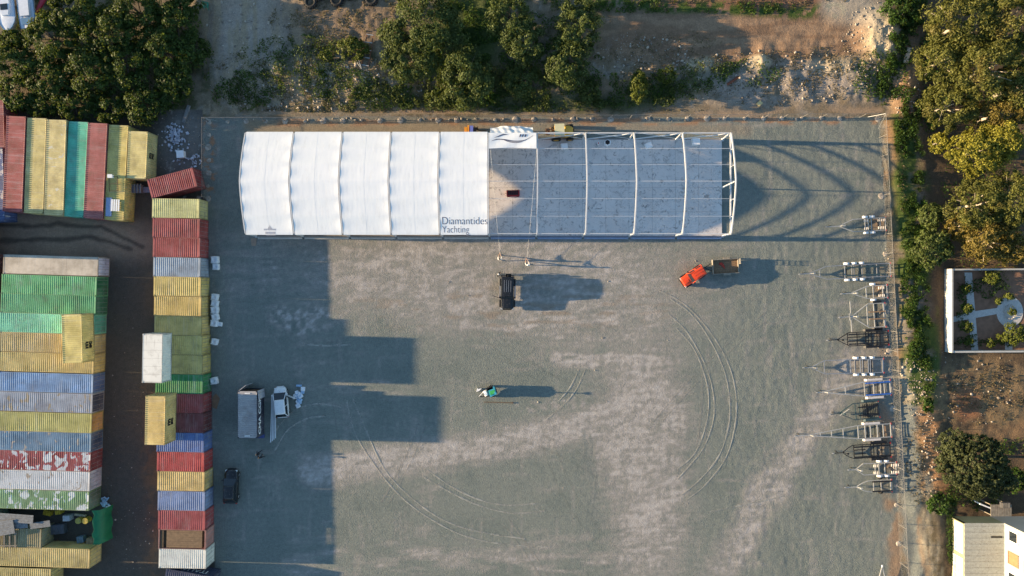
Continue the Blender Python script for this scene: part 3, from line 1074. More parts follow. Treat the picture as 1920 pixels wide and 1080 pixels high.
# roof clutter of the north-western yellow container
t = tag(empty('scaffold_section', (*P(213, 345, 2.57), 2.57), R(2.5)), 'thin rusty frame lying on the long yellow container roof', 'frame')
rs = paint('rusty_steel', (0.13, 0.075, 0.045), 0.8, var=0.3)
for k in (-0.55, 0.55):
    MB().bar((k, -1, 0.05), (k, 1, 0.05), 0.05, 0.05).build('rail', rs, t)
for k in (-0.9, 0, 0.9):
    MB().bar((-0.6, k, 0.1), (0.6, k, 0.1), 0.05, 0.05).build('crossbar', rs, t)
bl = paint('blue_grey_panel', srgb(140, 155, 185), 0.5, var=0.08)
o = MB().box((0, 0, 0.03), (0.75, 2.4, 0.06)).box((0, 0, 0.07), (0.65, 2.3, 0.02)).build('sheet_panel', bl, None, loc=(*P(204, 388, 2.6), 2.565), rot=(0, 0, R(-2)))
tag(o, 'blue grey panel lying on the long yellow container roof', 'panel')
t = tag(empty('white_pallet', (*P(217, 385, 2.6), 2.565), R(-2)), 'white slatted pallet beside the blue grey panel on the yellow container', 'pallet')
for k in range(4):
    MB().box((-0.42 + k * 0.28, 0, 0.13), (0.2, 1.5, 0.03)).build('slat', WHITE, t)
for k in (-0.6, 0, 0.6):
    MB().box((0, k, 0.06), (1.05, 0.1, 0.11)).build('bearer', tim, t)
t = tag(empty('roof_box', (*P(209, 331, 2.6), 2.565)), 'small white box near the frame on the yellow container roof', 'box')
MB().box((0, 0, 0.2), (0.55, 0.4, 0.4)).build('body', WHITE, t)
MB().box((0, 0, 0.42), (0.6, 0.45, 0.04)).build('lid', WHITE, t)
t = tag(empty('scrap_engine', P(258, 354, 0.6)), 'grey scrap machine in the shade below the short yellow container', 'machine')
MB().box((0, 0, 0.4), (1.2, 1.0, 0.8)).build('block', paint('lilac_grey', (0.22, 0.2, 0.26), 0.6), t)
for k in range(4):
    MB().box((-0.6 + k * 0.4, 0, 0.9), (0.12, 1.2, 0.25)).build('rib', LOCKBAR, t)
MB().box((1.1, -0.1, 0.25), (0.9, 0.7, 0.5)).build('base', paint('lilac_grey', (0.22, 0.2, 0.26), 0.6), t)
o = MB().box((0, 0, 0.35), (0.85, 0.85, 0.7)).box((0, 0, 0.74), (0.95, 0.95, 0.08)).build('water_tank', WHITE, None, loc=(*P(338, 289, 0.7), 0), rot=(0, 0, R(4)))
tag(o, 'white square tank on the dirt beside the fence corner', 'tank')
brn = paint('brown_card', (0.24, 0.15, 0.09), 0.9, var=0.15)
t = MB().prism([(-0.4, -0.9), (0.2, -1.1), (0.45, -0.2), (0.6, 0.3), (0.1, 0.95), (-0.35, 0.5)], 0.03, 0.07).build('cardboard_sheet', brn, None, loc=(*P(404, 751), 0))
tag(t, 'brown cardboard sheet flat on the ground by the dark red container', 'cardboard')
t = MB().prism([(-0.28, -0.5), (0.28, -0.5), (0.38, 0.5), (-0.38, 0.5)], 0.02, 0.06).build('cardboard_sheet', paint('tan_card', (0.32, 0.23, 0.17), 0.9), None, loc=(*P(476, 454), 0))
tag(t, 'small tan board on the ground at the tent corner', 'board')

# white bulk sacks along the foot of the middle row
def sack_mesh(seed):
    rn = random.Random(seed)
    b = MB()
    rings = []
    for z, r in ((0.0, 0.36), (0.1, 0.44), (0.35, 0.47), (0.6, 0.45), (0.74, 0.38), (0.72, 0.22), (0.62, 0.08)):
        ring = []
        for k in range(16):
            a = 2 * math.pi * k / 16
            sq = 1 / max(abs(math.cos(a)), abs(math.sin(a))) ** 0.75
            q = r * sq * (1 + rn.uniform(-0.07, 0.07))
            ring.append((q * math.cos(a), q * math.sin(a), z + rn.uniform(-0.03, 0.03)))
        rings.append(ring)
    b.loft(rings)
    return b.mesh('body', True)


sackm = paint('woven_sack', (0.74, 0.74, 0.75), 0.8, var=0.06, dirt=(0.4, 0.36, 0.3), dirt_amt=0.1)
SK = [(403, 487, 'white sack, north one of the pair beside the grey blue container'), (404.5, 500, 'white sack, south one of the pair beside the grey blue container'),
      (402.5, 557, 'white sack at the north end of the file of five'), (402.5, 569, 'second white sack from the north in the file of five'),
      (402.5, 581, 'middle white sack in the file of five'), (403.5, 594, 'fourth white sack from the north in the file of five'),
      (401.5, 606, 'white sack at the south end of the file of five'), (411, 608, 'small slumped white sack east of the file of five'),
      (402, 641, 'lone white sack level with the white stacked box'), (401.5, 714, 'lone white sack beside the green container')]
for i, (px, py, lab) in enumerate(SK):
    s = 0.62 if i == 7 else random.uniform(0.9, 1.05)
    o = tag(empty('bulk_sack', P(px, py, 0.5), R(random.uniform(-15, 15))), lab, 'sack', 'white sacks along the middle row')
    bd = put('body', sack_mesh(i), sackm, o)
    bd.scale = (s, s, s)
    for a in range(4):
        an = R(45 + 90 * a)
        c = (0.48 * s * math.cos(an), 0.48 * s * math.sin(an), 0.66 * s)
        MB().tube([c, (c[0] * 1.1, c[1] * 1.1, 0.85 * s), (c[0] * 0.8, c[1] * 0.8, 0.9 * s), (c[0] * 0.75, c[1] * 0.75, 0.68 * s)], 0.025, 5).build('lifting_loop', sackm, o)

# ------------------------------------------------------------------ tent hall with half its roof on
TX0, TX1 = -33.55, 27.62
TY0, TY1 = 6.85, 19.52            # south and north post lines
EAVE, RIDGE = 4.0, 5.88
NB = 10
BAY = (TX1 - TX0) / NB


def arch_h(t):
    """roof height across the hall, t 0 (south eave) .. 1 (north eave)"""
    s = abs(2 * t - 1)
    lin = RIDGE - (RIDGE - EAVE) * s
    arc = EAVE + (RIDGE - EAVE) * (1 - s ** 1.8)
    return 0.35 * lin + 0.65 * arc


def ty(t):
    return TY0 + (TY1 - TY0) * t


tent = tag(empty('tent_hall', ((TX0 + TX1) / 2, (TY0 + TY1) / 2, 0)), 'long white marquee hall with half its roof fabric fitted', 'tent')
_tc = Vector(((TX0 + TX1) / 2, (TY0 + TY1) / 2, 0))


def L3(x, y, z):
    return Vector((x, y, z)) - _tc


FRAME = paint('white_coated_frame', (0.58, 0.585, 0.59), 0.45, metal=0.1, var=0.04)


def fabric_mat():
    m, nt, b = _principled('white_pvc_fabric')
    v = coords(nt)
    n = noise(nt, v, 0.35, 4)
    c = mixcol(nt, ramp(nt, n, 0.3, 0.7), (0.78, 0.795, 0.81), (0.84, 0.845, 0.845))
    n2 = noise(nt, coords(nt, scale=(1.6, 0.3, 1)), 1.4, 6, 0.7)
    c = mixcol(nt, ramp(nt, n2, 0.52, 0.75, 0, 0.4), c, (0.60, 0.60, 0.59))
    nt.links.new(c, b.inputs['Base Color'])
    b.inputs['Roughness'].default_value = 0.5
    b.inputs['Specular IOR Level'].default_value = 0.25
    bp = N(nt, 'ShaderNodeBump')
    bp.inputs['Strength'].default_value = 0.2
    bp.inputs['Distance'].default_value = 0.05
    nt.links.new(noise(nt, coords(nt, scale=(2.2, 0.35, 1)), 1.2, 3), bp.inputs['Height'])
    nt.links.new(bp.outputs[0], b.inputs['Normal'])
    return m


FAB = fabric_mat()
FABS = paint('fabric_seam', (0.74, 0.755, 0.77), 0.5, var=0.03)


def sag(u, t):
    """how far the fabric hangs below the frame, u along the bay 0..1, t across 0..1"""
    a = math.sin(math.pi * ((t * 6) % 1.0))
    c = 1 - abs(2 * u - 1) ** 5
    return -0.075 * c * (0.06 + 0.94 * abs(a) ** 1.3) 


def roof_z(x, y):
    u = ((x - TX0) / BAY) % 1.0
    t = (y - TY0) / (TY1 - TY0)
    return arch_h(t) + 0.10 + sag(u, t)


for i in range(5):
    nu, nt_ = 30, 84
    V = []; F = []
    e = 0.02
    for a in range(nu + 1):
        uu = a / nu
        u = e + (1 - 2 * e) * uu
        for b_ in range(nt_ + 1):
            t = -0.012 + 1.024 * b_ / nt_
            tt = min(1, max(0, t))
            V.append(L3(TX0 + (i + u) * BAY, ty(t), arch_h(tt) + 0.10 + sag(u, tt) - (abs(t - tt) * 9)))
    for a in range(nu):
        for b_ in range(nt_):
            F.append((a * (nt_ + 1) + b_, (a + 1) * (nt_ + 1) + b_, (a + 1) * (nt_ + 1) + b_ + 1, a * (nt_ + 1) + b_ + 1))
    mb = MB(); mb.v = [tuple(p) for p in V]; mb.f = F
    o = mb.build('roof_panel', FAB, tent, True)
    s = MB()
    x = TX0 + (i + 0.5) * BAY
    pts = [L3(x, ty(k / 42), roof_z(x, ty(k / 42)) + 0.006) for k in range(43)]
    s.loft([[p + Vector((-0.025, 0, -0.003)), p + Vector((0.025, 0, -0.003))] for p in pts], close=False, caps=False)
    s.build('weld_seam', FABS, o)
    if i == 4:
        ink = paint('navy_print', (0.05, 0.055, 0.11), 0.5, var=0.1)
        for txt, px, py, size in (('Diamantides', 871.5, 415, 1.30), ('Yachting', 854, 430.5, 1.20)):
            me = text_mesh(txt, size, bold=-0.018)
            xs = [v.co.x for v in me.vertices]
            w = max(xs) - min(xs)
            want = (84 if txt[0] == 'D' else 50) / (PPM * CAM_H / (CAM_H - 4.3))
            cx, cy = P(px, py, 4.4)
            for v in me.vertices:
                x = cx + v.co.x * want / w
                y = cy + v.co.y
                v.co = L3(x, y, roof_z(x, y) + 0.012 + max(0, v.co.z) * 0.5)
            put('lettering', me, ink, o)
    if i == 0:
        grey = paint('grey_print', (0.42, 0.42, 0.46), 0.5)
        rn_ = random.Random(3)
        for py, x0p, x1p, hh in ((430.3, 494.5, 517, 0.10), (436.3, 496.5, 516, 0.13), (440.3, 497.5, 515, 0.05)):
            dash = MB()
            p = x0p
            while p < x1p:
                q = min(x1p, p + rn_.uniform(0.9, 2.2))
                xa_, ya_ = P(p, py, 4.3); xb_, _ = P(q, py, 4.3)
                dash.add([L3(x, y, roof_z(x, y) + 0.012) for x, y in ((xa_, ya_ - hh), (xb_, ya_ - hh), (xb_, ya_ + hh), (xa_, ya_ + hh))], [(0, 1, 2, 3)])
                p = q + rn_.uniform(0.2, 0.7)
            dash.build('small_print', grey, o)
        em = MB()
        cx, cy = P(505, 425, 4.4)
        for k in range(3):
            em.add([L3(cx + dx, cy + dy, roof_z(cx + dx, cy + dy) + 0.013) for dx, dy in ((-0.02 - k * 0.11, -0.25), (0.04 - k * 0.09, -0.25), (0.03 - k * 0.04, 0.3 - k * 0.12))], [(0, 1, 2)])
            em.add([L3(cx + dx, cy + dy, roof_z(cx + dx, cy + dy) + 0.013) for dx, dy in ((0.02 + k * 0.09, -0.25), (0.08 + k * 0.11, -0.25), (0.03 + k * 0.04, 0.3 - k * 0.12))], [(0, 1, 2)])
        em.build('emblem', grey, o)
# rafters, posts, purlins
for i in range(NB + 1):
    x = TX0 + i * BAY
    s = MB()
    rings = []
    for k in range(29):
        t = k / 28
        z = arch_h(t) + (0.085 if i <= 5 else 0)
        w = 0.07
        rings.append([L3(x - w, ty(t), z - 0.19), L3(x + w, ty(t), z - 0.19), L3(x + w, ty(t), z + 0.022), L3(x - w, ty(t), z + 0.022)])
    s.loft(rings)
    s.build('rafter', FRAME, tent)
    for y in (TY0, TY1):
        p = MB().bar(L3(x, y, 0.05), L3(x, y, EAVE - 0.15), 0.24, 0.14)
        p.box(L3(x, y, 0.03), (0.5, 0.4, 0.05))
        p.build('post', FRAME, tent)
    sgn = 1
    for y, d in ((TY0, 1), (TY1, -1)):
        MB().bar(L3(x, y, EAVE - 0.9), L3(x, y + d * 0.9, arch_h(0.07) - 0.2), 0.07, 0.07).build('knee_brace', FRAME, tent)
for k, (t, w) in enumerate(((0.0, 0.08), (1 / 6, 0.035), (2 / 6, 0.035), (0.5, 0.055), (4 / 6, 0.035), (5 / 6, 0.05), (1.0, 0.10))):
    for i in range(5, NB):
        z = arch_h(t) - 0.09
        MB().bar(L3(TX0 + i * BAY + 0.13, ty(t), z), L3(TX0 + (i + 1) * BAY - 0.13, ty(t), z), w, w).build('purlin', FRAME, tent)
for i in range(5, NB):
    xa, xb = TX0 + i * BAY + 0.15, TX0 + (i + 1) * BAY - 0.15
    MB().bar(L3(xa, TY1, 0.25), L3(xb, TY1 - 0.04, EAVE - 0.2), 0.11, 0.11).build('wall_brace', FRAME, tent)
    MB().bar(L3(xb, TY1 + 0.13, 0.25), L3(xa, TY1 + 0.13, EAVE - 0.2), 0.05, 0.05).build('wall_brace', FRAME, tent)
    MB().bar(L3(xa, TY1 + 0.12, EAVE - 0.35), L3(xb, TY1 + 0.12, EAVE - 0.35), 0.07, 0.07).build('wall_rail', FRAME, tent)
blu = paint('blue_grey_rail', (0.28, 0.34, 0.46), 0.4, metal=0.3)
for i in range(NB):
    xa, xb = TX0 + i * BAY + 0.2, TX0 + (i + 1) * BAY - 0.12
    s = MB().box(L3((xa + xb) / 2, TY0 - 0.32, 0.16), (xb - xa, 0.22, 0.2))
    s.box(L3((xa + xb) / 2, TY0 - 0.14, 0.20), (xb - xa, 0.05, 0.3))
    s.build('base_rail', blu if i >= 5 else paint('pale_rail', (0.5, 0.47, 0.42), 0.6), tent)
# east gable
MB().bar(L3(TX1, TY0 + 0.1, EAVE - 0.28), L3(TX1 - 0.0, TY1 - 0.1, EAVE - 0.28), 0.16, 0.16).build('tie_beam', FRAME, tent)
for t in (0.5,):
    MB().bar(L3(TX1, ty(t), 0.05), L3(TX1, ty(t), arch_h(t) - 0.3), 0.14, 0.18).build('gable_post', FRAME, tent)
for a in (1 / 6, 2 / 6, 4 / 6, 5 / 6):
    MB().bar(L3(TX1, ty(a), EAVE - 0.25), L3(TX1, ty(a), arch_h(a) - 0.25), 0.05, 0.05).build('gable_strut', FRAME, tent)

# floor slabs
def slab_mat():
    m, nt, b = _principled('scuffed_concrete_slab')
    v = coords(nt, kind='Object')
    geo = N(nt, 'ShaderNodeNewGeometry')
    mp = N(nt, 'ShaderNodeMapping')
    nt.links.new(geo.outputs['Position'], mp.inputs['Vector'])
    v = mp.outputs[0]
    n = noise(nt, v, 0.3, 5, 0.6)
    c = mixcol(nt, ramp(nt, n, 0.3, 0.7), (0.58, 0.53, 0.50), (0.69, 0.635, 0.60))
    n2 = noise(nt, v, 1.5, 6, 0.62, 1.2)
    c = mixcol(nt, ramp(nt, n2, 0.55, 0.70, 0, 0.8), c, (0.13, 0.12, 0.115))
    n3 = noise(nt, v, 0.8, 2, 0.5, 3.5)
    w = N(nt, 'ShaderNodeMath', operation='SUBTRACT')
    nt.links.new(n3, w.inputs[0]); w.inputs[1].default_value = 0.5
    ab = N(nt, 'ShaderNodeMath', operation='ABSOLUTE')
    nt.links.new(w.outputs[0], ab.inputs[0])
    n4 = noise(nt, v, 0.5, 3)
    lim = N(nt, 'ShaderNodeMath', operation='MULTIPLY')
    nt.links.new(ramp(nt, ab.outputs[0], 0.0, 0.02, 0.8, 0), lim.inputs[0])
    nt.links.new(ramp(nt, n4, 0.45, 0.6), lim.inputs[1])
    c = mixcol(nt, lim.outputs[0], c, (0.16, 0.15, 0.15))
    nt.links.new(c, b.inputs['Base Color'])
    b.inputs['Roughness'].default_value = 0.75
    b.inputs['Specular IOR Level'].default_value = 0.2
    return m


SLAB = slab_mat()
fl = MB().box((0, 0, 0.0), (TX1 - TX0, TY1 - TY0 + 0.3, 0.08)).build('tent_floor', paint('floor_joint', (0.25, 0.23, 0.22), 0.9), None, loc=((TX0 + TX1) / 2, (TY0 + TY1) / 2, 0.03))
fl['kind'] = 'structure'
sw, sh = BAY / 2, (TY1 - TY0) / 4
sm_ = MB().box((0, 0, 0), (sw - 0.025, sh - 0.025, 0.05)).mesh('slab')
for a in range(9, 20):
    for b_ in range(4):
        put('slab', sm_, SLAB, fl, (TX0 + (a + 0.5) * sw - (TX0 + TX1) / 2, TY0 + (b_ + 0.5) * sh - (TY0 + TY1) / 2, 0.055 + random.uniform(-0.003, 0.003)))

# fabric sheet being hauled over the sixth bay
xa, xb = TX0 + 5 * BAY + 0.1, TX0 + 6 * BAY - 0.1
fs = tag(empty('fabric_sheet', (xa, TY1, 0)), 'printed white fabric sheet being hauled over the open roof bay', 'fabric')
V = []; F = []
nu, nv = 36, 22
for a in range(nu + 1):
    u = a / nu
    for b_ in range(nv + 1):
        w = b_ / nv
        y = ty(1.0) - w * 2.15 + (0.10 * math.sin(u * math.pi) if b_ == nv else 0)
        t = (y - TY0) / (TY1 - TY0)
        z = arch_h(min(1, t)) + 0.12 - 0.07 * math.sin(math.pi * u) * (0.3 + 0.7 * w) + 0.02 * math.sin(11 * u + 5 * w)
        V.append((xa + u * (xb - xa) - xa, y - TY1, z))
for a in range(nu):
    for b_ in range(nv):
        F.append((a * (nv + 1) + b_, (a + 1) * (nv + 1) + b_, (a + 1) * (nv + 1) + b_ + 1, a * (nv + 1) + b_ + 1))
mb = MB(); mb.v = V; mb.f = F
top = mb.build('leading_panel', FAB, fs, True)


def on_sheet(px, py):
    x, y = P(px, py, 4.25)
    u = (x - xa) / (xb - xa); w = (ty(1.0) - y) / 2.15
    t = (y - TY0) / (TY1 - TY0)
    z = arch_h(min(1, t)) + 0.12 - 0.07 * math.sin(math.pi * u) * (0.3 + 0.7 * w) + 0.02 * math.sin(11 * u + 5 * w)
    return (x - xa, y - TY1, z + 0.03)


ink = MATS['navy_print']


def stroke(pts, ws, mat, name='print'):
    s = spline(pts, 8)
    V = []; F = []
    n = len(s)
    for i, p in enumerate(s):
        f = i / (n - 1) * (len(ws) - 1)
        k = min(int(f), len(ws) - 2)
        w = ws[k] + (ws[k + 1] - ws[k]) * (f - k)
        q = s[min(i + 1, n - 1)]; r = s[max(i - 1, 0)]
        dx, dy = q[0] - r[0], q[1] - r[1]
        l = math.hypot(dx, dy) or 1
        V.append(on_sheet(p[0] - dy / l * w / 2, p[1] + dx / l * w / 2))
        V.append(on_sheet(p[0] + dy / l * w / 2, p[1] - dx / l * w / 2))
    for i in range(n - 1):
        F.append((2 * i, 2 * i + 1, 2 * i + 3, 2 * i + 2))
    b = MB(); b.v = V; b.f = F
    b.build(name, mat, top)


stroke([(921.5, 265.5), (932, 261.8), (945, 262.5), (962, 265.5), (978, 265), (988, 261.5), (1000, 253.5)], [0.3, 1.4, 2.0, 2.0, 1.6, 0.9, 0.3], ink)
stroke([(944, 263), (955, 267), (968, 268.6), (980, 266.5)], [0.3, 1.3, 1.2, 0.3], ink)
stroke([(927, 258.5), (935, 255.5), (943, 252.3), (952, 251.8)], [0.3, 1.6, 2.2, 0.4], ink)
for k in range(3):
    x = 975.5 + k * 5
    stroke([(x - 1, 257.5), (x, 254.5), (x + 1, 251.5)], [1.2, 2.6, 2.2], ink)
# slack fabric bunched outside the north eave
V = []; F = []
nu, nv = 40, 14
for a in range(nu + 1):
    u = a / nu
    for b_ in range(nv + 1):
        w = b_ / nv
        out = 0.02 + 1.0 * w + 0.22 * math.sin(3.1 * u) * w + 0.05 * math.sin(17 * u + 3 * w) * w
        z = 4.05 - 0.1 - 1.5 * w ** 1.1 + 0.10 * math.sin(13 * u + 9 * w) * w + 0.03 * math.sin(41 * u + 4 * w)
        V.append((0.1 + u * (xb - xa - 0.5), out, max(z, 0.12)))
for a in range(nu):
    for b_ in range(nv):
        F.append((a * (nv + 1) + b_, (a + 1) * (nv + 1) + b_, (a + 1) * (nv + 1) + b_ + 1, a * (nv + 1) + b_ + 1))
mb = MB(); mb.v = V; mb.f = F
mb.build('slack_fabric', FAB, fs, True)

# ------------------------------------------------------------------ chain link fences
def mesh_wire_mat():
    m, nt, b = _principled('chain_link_wire')
    b.inputs['Base Color'].default_value = (0.26, 0.26, 0.25, 1)
    b.inputs['Roughness'].default_value = 0.5
    v = coords(nt, kind='Object')
    sp = N(nt, 'ShaderNodeSeparateXYZ')
    nt.links.new(v, sp.inputs[0])

    def diag(sign):
        a = N(nt, 'ShaderNodeMath', operation='ADD' if sign > 0 else 'SUBTRACT')
        h = N(nt, 'ShaderNodeMath', operation='ADD')
        nt.links.new(sp.outputs[0], h.inputs[0]); nt.links.new(sp.outputs[1], h.inputs[1])
        nt.links.new(h.outputs[0], a.inputs[0]); nt.links.new(sp.outputs[2], a.inputs[1])
        p = N(nt, 'ShaderNodeMath', operation='PINGPONG')
        nt.links.new(a.outputs[0], p.inputs[0]); p.inputs[1].default_value = 0.04
        l = N(nt, 'ShaderNodeMath', operation='LESS_THAN')
        nt.links.new(p.outputs[0], l.inputs[0]); l.inputs[1].default_value = 0.0019
        return l.outputs[0]
    mx_ = N(nt, 'ShaderNodeMath', operation='MAXIMUM')
    nt.links.new(diag(1), mx_.inputs[0]); nt.links.new(diag(-1), mx_.inputs[1])
    t = N(nt, 'ShaderNodeBsdfTransparent')
    mx = N(nt, 'ShaderNodeMixShader')
    nt.links.new(mx_.outputs[0], mx.inputs[0])
    nt.links.new(t.outputs[0], mx.inputs[1]); nt.links.new(b.outputs[0], mx.inputs[2])
    nt.links.new(mx.outputs[0], nt.nodes['Material Output'].inputs['Surface'])
    return m


WIRE = mesh_wire_mat()


def footing_mesh(seed):
    rn = random.Random(seed)
    rings = []
    for z, r in ((-0.05, 0.38), (0.03, 0.37), (0.075, 0.27), (0.09, 0.12)):
        rings.append([(r * (1 + rn.uniform(-0.22, 0.22)) * math.cos(2 * math.pi * k / 11), r * (1 + rn.uniform(-0.22, 0.22)) * math.sin(2 * math.pi * k / 11), z) for k in range(11)])
    return MB().loft(rings).mesh('footing')


FPOST = paint('weathered_fence_steel', (0.20, 0.19, 0.18), 0.7, metal=0.2, var=0.2)
FOOTC = paint('dusty_concrete', (0.33, 0.29, 0.245), 0.95, var=0.35, scale=2, dirt=(0.2, 0.14, 0.09), dirt_amt=0.4, bump=0.5)
FOOT = [footing_mesh(i) for i in range(6)]
POSTM = MB().cyl((0, 0, 0), (0, 0, 2.02), 0.035, 8).mesh('post')


def fence(label, pts, foot_p=1.0, H=2.0):
    f = tag(empty('chain_link_fence', (0, 0, 0)), label, 'fence')
    for i, (x, y) in enumerate(pts):
        put('post', POSTM, FPOST, f, (x, y, 0))
        if random.random() < foot_p:
            o = put('footing', FOOT[i % 6], FOOTC, f, (x + random.uniform(-0.1, 0.1), y - 0.05, 0.0), (0, 0, random.uniform(0, 6)))
            k = random.uniform(0.55, 1.2)
            o.scale = (k, k, 1)
    b = MB(); t = MB()
    for (x0, y0), (x1, y1) in zip(pts[:-1], pts[1:]):
        b.add([(x0, y0, 0.05), (x1, y1, 0.05), (x1, y1, H), (x0, y0, H)], [(0, 1, 2, 3)])
        t.cyl((x0, y0, H), (x1, y1, H), 0.022, 6)
    b.build('wire_mesh', WIRE, f)
    t.build('top_rail', FPOST, f)
    return f


north = [P(391 + (1647 - 391) * i / 35, 227 - 7 * i / 35 + random.uniform(-0.6, 0.6)) for i in range(36)]
fn = fence('chain link fence with concrete footings along the north side of the yard', north, 0.93)
east = [P(float(fence_east(222 + i * 36.2)), 222 + i * 36.2) for i in range(25)]
fence('chain link fence behind the row of boat trailers on the east side', east, 0.6)
west = [P(391, 228 + i * 24) for i in range(7)]
fence('short chain link fence at the north west corner of the yard', west, 0.8)
for (x, y), (dx, dy) in ((north[0], (1.2, 0)), (north[-1], (-1.4, 0)), (east[0], (0, -1.4))):
    MB().cyl((x, y, 1.8), (x + dx, y + dy, 0.05), 0.025, 6).build('raking_stay', GALV, fn)

# ------------------------------------------------------------------ vehicles
_wh = {}


def wheel(parent, x, y, r=0.33, w=0.22, rimcol=None, name='wheel', z=None):
    z = r if z is None else z
    key = (round(r, 3), round(w, 3))
    if key not in _wh:
        t = MB()
        prof = [(-w / 2, r * 0.62), (-w / 2, r * 0.93), (-w * 0.36, r), (w * 0.36, r), (w / 2, r * 0.93), (w / 2, r * 0.62)]
        rings = [[(rr * math.cos(2 * math.pi * k / 20), yy, rr * math.sin(2 * math.pi * k / 20)) for k in range(20)] for yy, rr in prof]
        t.loft(rings, caps=False)
        q = MB().cyl((0, -w * 0.40, 0), (0, w * 0.40, 0), r * 0.62, 16)
        q.cyl((0, -w * 0.47, 0), (0, w * 0.47, 0), r * 0.18, 8)
        for k in range(5):
            a = 2 * math.pi * k / 5
            for s in (-1, 1):
                q.bar((0, s * w * 0.43, 0), (r * 0.55 * math.cos(a), s * w * 0.43, r * 0.55 * math.sin(a)), 0.06, 0.03)
        _wh[key] = (t.mesh('tyre', True), q.mesh('rim'))
    e = bpy.data.objects.new(name, None)
    COL.objects.link(e)
    e.parent = parent
    e.location = (x, y, z)
    put('tyre', _wh[key][0], RUBBER, e)
    put('rim', _wh[key][1], rimcol or GALV, e)
    return e


def body_loft(stations, zb):
    rings = []
    for x, w, ze, zc in stations:
        half = [(w * 0.90, zb), (w, zb + 0.16), (w * 1.0, (zb + ze) / 2 + 0.05), (w * 0.97, ze - 0.08), (w * 0.90, ze), (w * 0.5, zc), (0, zc + 0.012)]
        rings.append([(x, -a, b) for a, b in half] + [(x, a, b) for a, b in reversed(half[:-1])])
    return MB().loft(rings)


def pane(a, b, c, d, th=0.012):
    """thin glass quad a b c d"""
    a, b, c, d = map(Vector, (a, b, c, d))
    n = (b - a).cross(d - a).normalized() * th
    return MB().add([a, b, c, d, a + n, b + n, c + n, d + n], [(0, 1, 2, 3), (4, 5, 6, 7), (0, 1, 5, 4), (1, 2, 6, 5), (2, 3, 7, 6), (3, 0, 4, 7)])


def car(name, label, cat, xy, rz, col, stations, zb, cabin, wheels, wr, W, boxy=False, ground=0.0, seats=True, open_side=None):
    t = tag(empty(name, (*xy, ground), rz), label, cat)
    pm = paint(label[:24] + ' paint', col, 0.32, metal=0.0, var=0.04, coat=0.5, dirt=(0.25, 0.22, 0.18), dirt_amt=0.12)
    trim = BLACKP
    body_loft(stations, zb).build('body', pm, t, not boxy)
    x0, x1, x2, x3, zbelt, zroof, wb, wrf = cabin
    # roof skin
    b = MB()
    rings = []
    for i in range(7):
        x = x1 + (x2 - x1) * i / 6
        crown = 0.035 * (1 - (2 * i / 6 - 1) ** 2)
        rings.append([(x, wrf * k, zroof - 0.05 * abs(k) ** 3 + crown) for k in (-1, -0.8, -0.4, 0, 0.4, 0.8, 1)] + [(x, wrf * k, zroof - 0.10) for k in (1, 0.4, -0.4, -1)])
    b.loft(rings)
    roof = b.build('roof', pm, t, not boxy)
    # pillars
    for s in (-1, 1):
        for (xa, xb_, za, zc) in ((x0, x1, zbelt, zroof), ((x0 + x3) / 2, (x1 + x2) / 2, zbelt, zroof), (x3, x2, zbelt, zroof)):
            MB().bar((xa, s * wb, za - 0.05), (xb_, s * wrf * 0.98, zc - 0.07), 0.09, 0.06).build('pillar', pm, t)
    pane((x0 + 0.02, -wb * 0.95, zbelt), (x0 + 0.02, wb * 0.95, zbelt), (x1 + 0.02, wrf * 0.93, zroof - 0.06), (x1 + 0.02, -wrf * 0.93, zroof - 0.06)).build('windscreen', GLASS, t)
    pane((x3 - 0.02, wb * 0.95, zbelt), (x3 - 0.02, -wb * 0.95, zbelt), (x2 - 0.02, -wrf * 0.93, zroof - 0.08), (x2 - 0.02, wrf * 0.93, zroof - 0.08)).build('rear_window', GLASS, t)
    xm0, xm1 = (x0 + x3) / 2, (x1 + x2) / 2
    for s in (-1, 1):
        for q0, q1, q2, q3 in ((x0 - 0.1, x1 - 0.05, xm1 + 0.05, xm0 + 0.05), (xm0 - 0.05, xm1 - 0.05, x2 + 0.05, x3 + 0.1)):
            pane((q0, s * wb, zbelt), (q1, s * wrf * 0.99, zroof - 0.1), (q2, s * wrf * 0.99, zroof - 0.1), (q3, s * wb, zbelt)).build('side_window', GLASS, t)
    MB().box(((x0 + x3) / 2, 0, zbelt - 0.02), (x0 - x3, wb * 1.7, 0.06)).build('interior', BLACKP, t)
    xf, xb_ = stations[-1][0], stations[0][0]
    lamp = paint('headlamp_lens', (0.7, 0.7, 0.68), 0.15, var=0.05)
    red = paint('tail_lamp_lens', (0.35, 0.02, 0.02), 0.25, var=0.05)
    ze_f = stations[-2][2]
    for s in (-1, 1):
        MB().box((xf - (0.10 if boxy else 0.22), s * W * (0.38 if boxy else 0.34), ze_f - (0.13 if boxy else 0.04)), (0.22, 0.26, 0.12)).build('headlight', lamp, t)
        MB().box((xb_ + 0.06, s * W * 0.42, stations[1][2] - 0.18), (0.12, 0.14, 0.26)).build('tail_light', red, t)
        MB().box((x0 - 0.22, s * (wb + 0.12), zbelt + 0.05), (0.16, 0.20, 0.14)).build('mirror', pm if not boxy else trim, t)
    MB().box((xf + 0.02 if boxy else xf - 0.02, 0, zb + 0.18), (0.14, W * (0.94 if boxy else 0.5), 0.22)).build('bumper', trim if boxy else pm, t)
    MB().box((xb_ - 0.02, 0, zb + 0.18), (0.14, W * (0.94 if boxy else 0.74), 0.22)).build('bumper', trim if boxy else pm, t)
    for x in wheels:
        for s in (-1, 1):
            wheel(t, x, s * (W / 2 - 0.11), wr, 0.22)
    return t, pm, roof


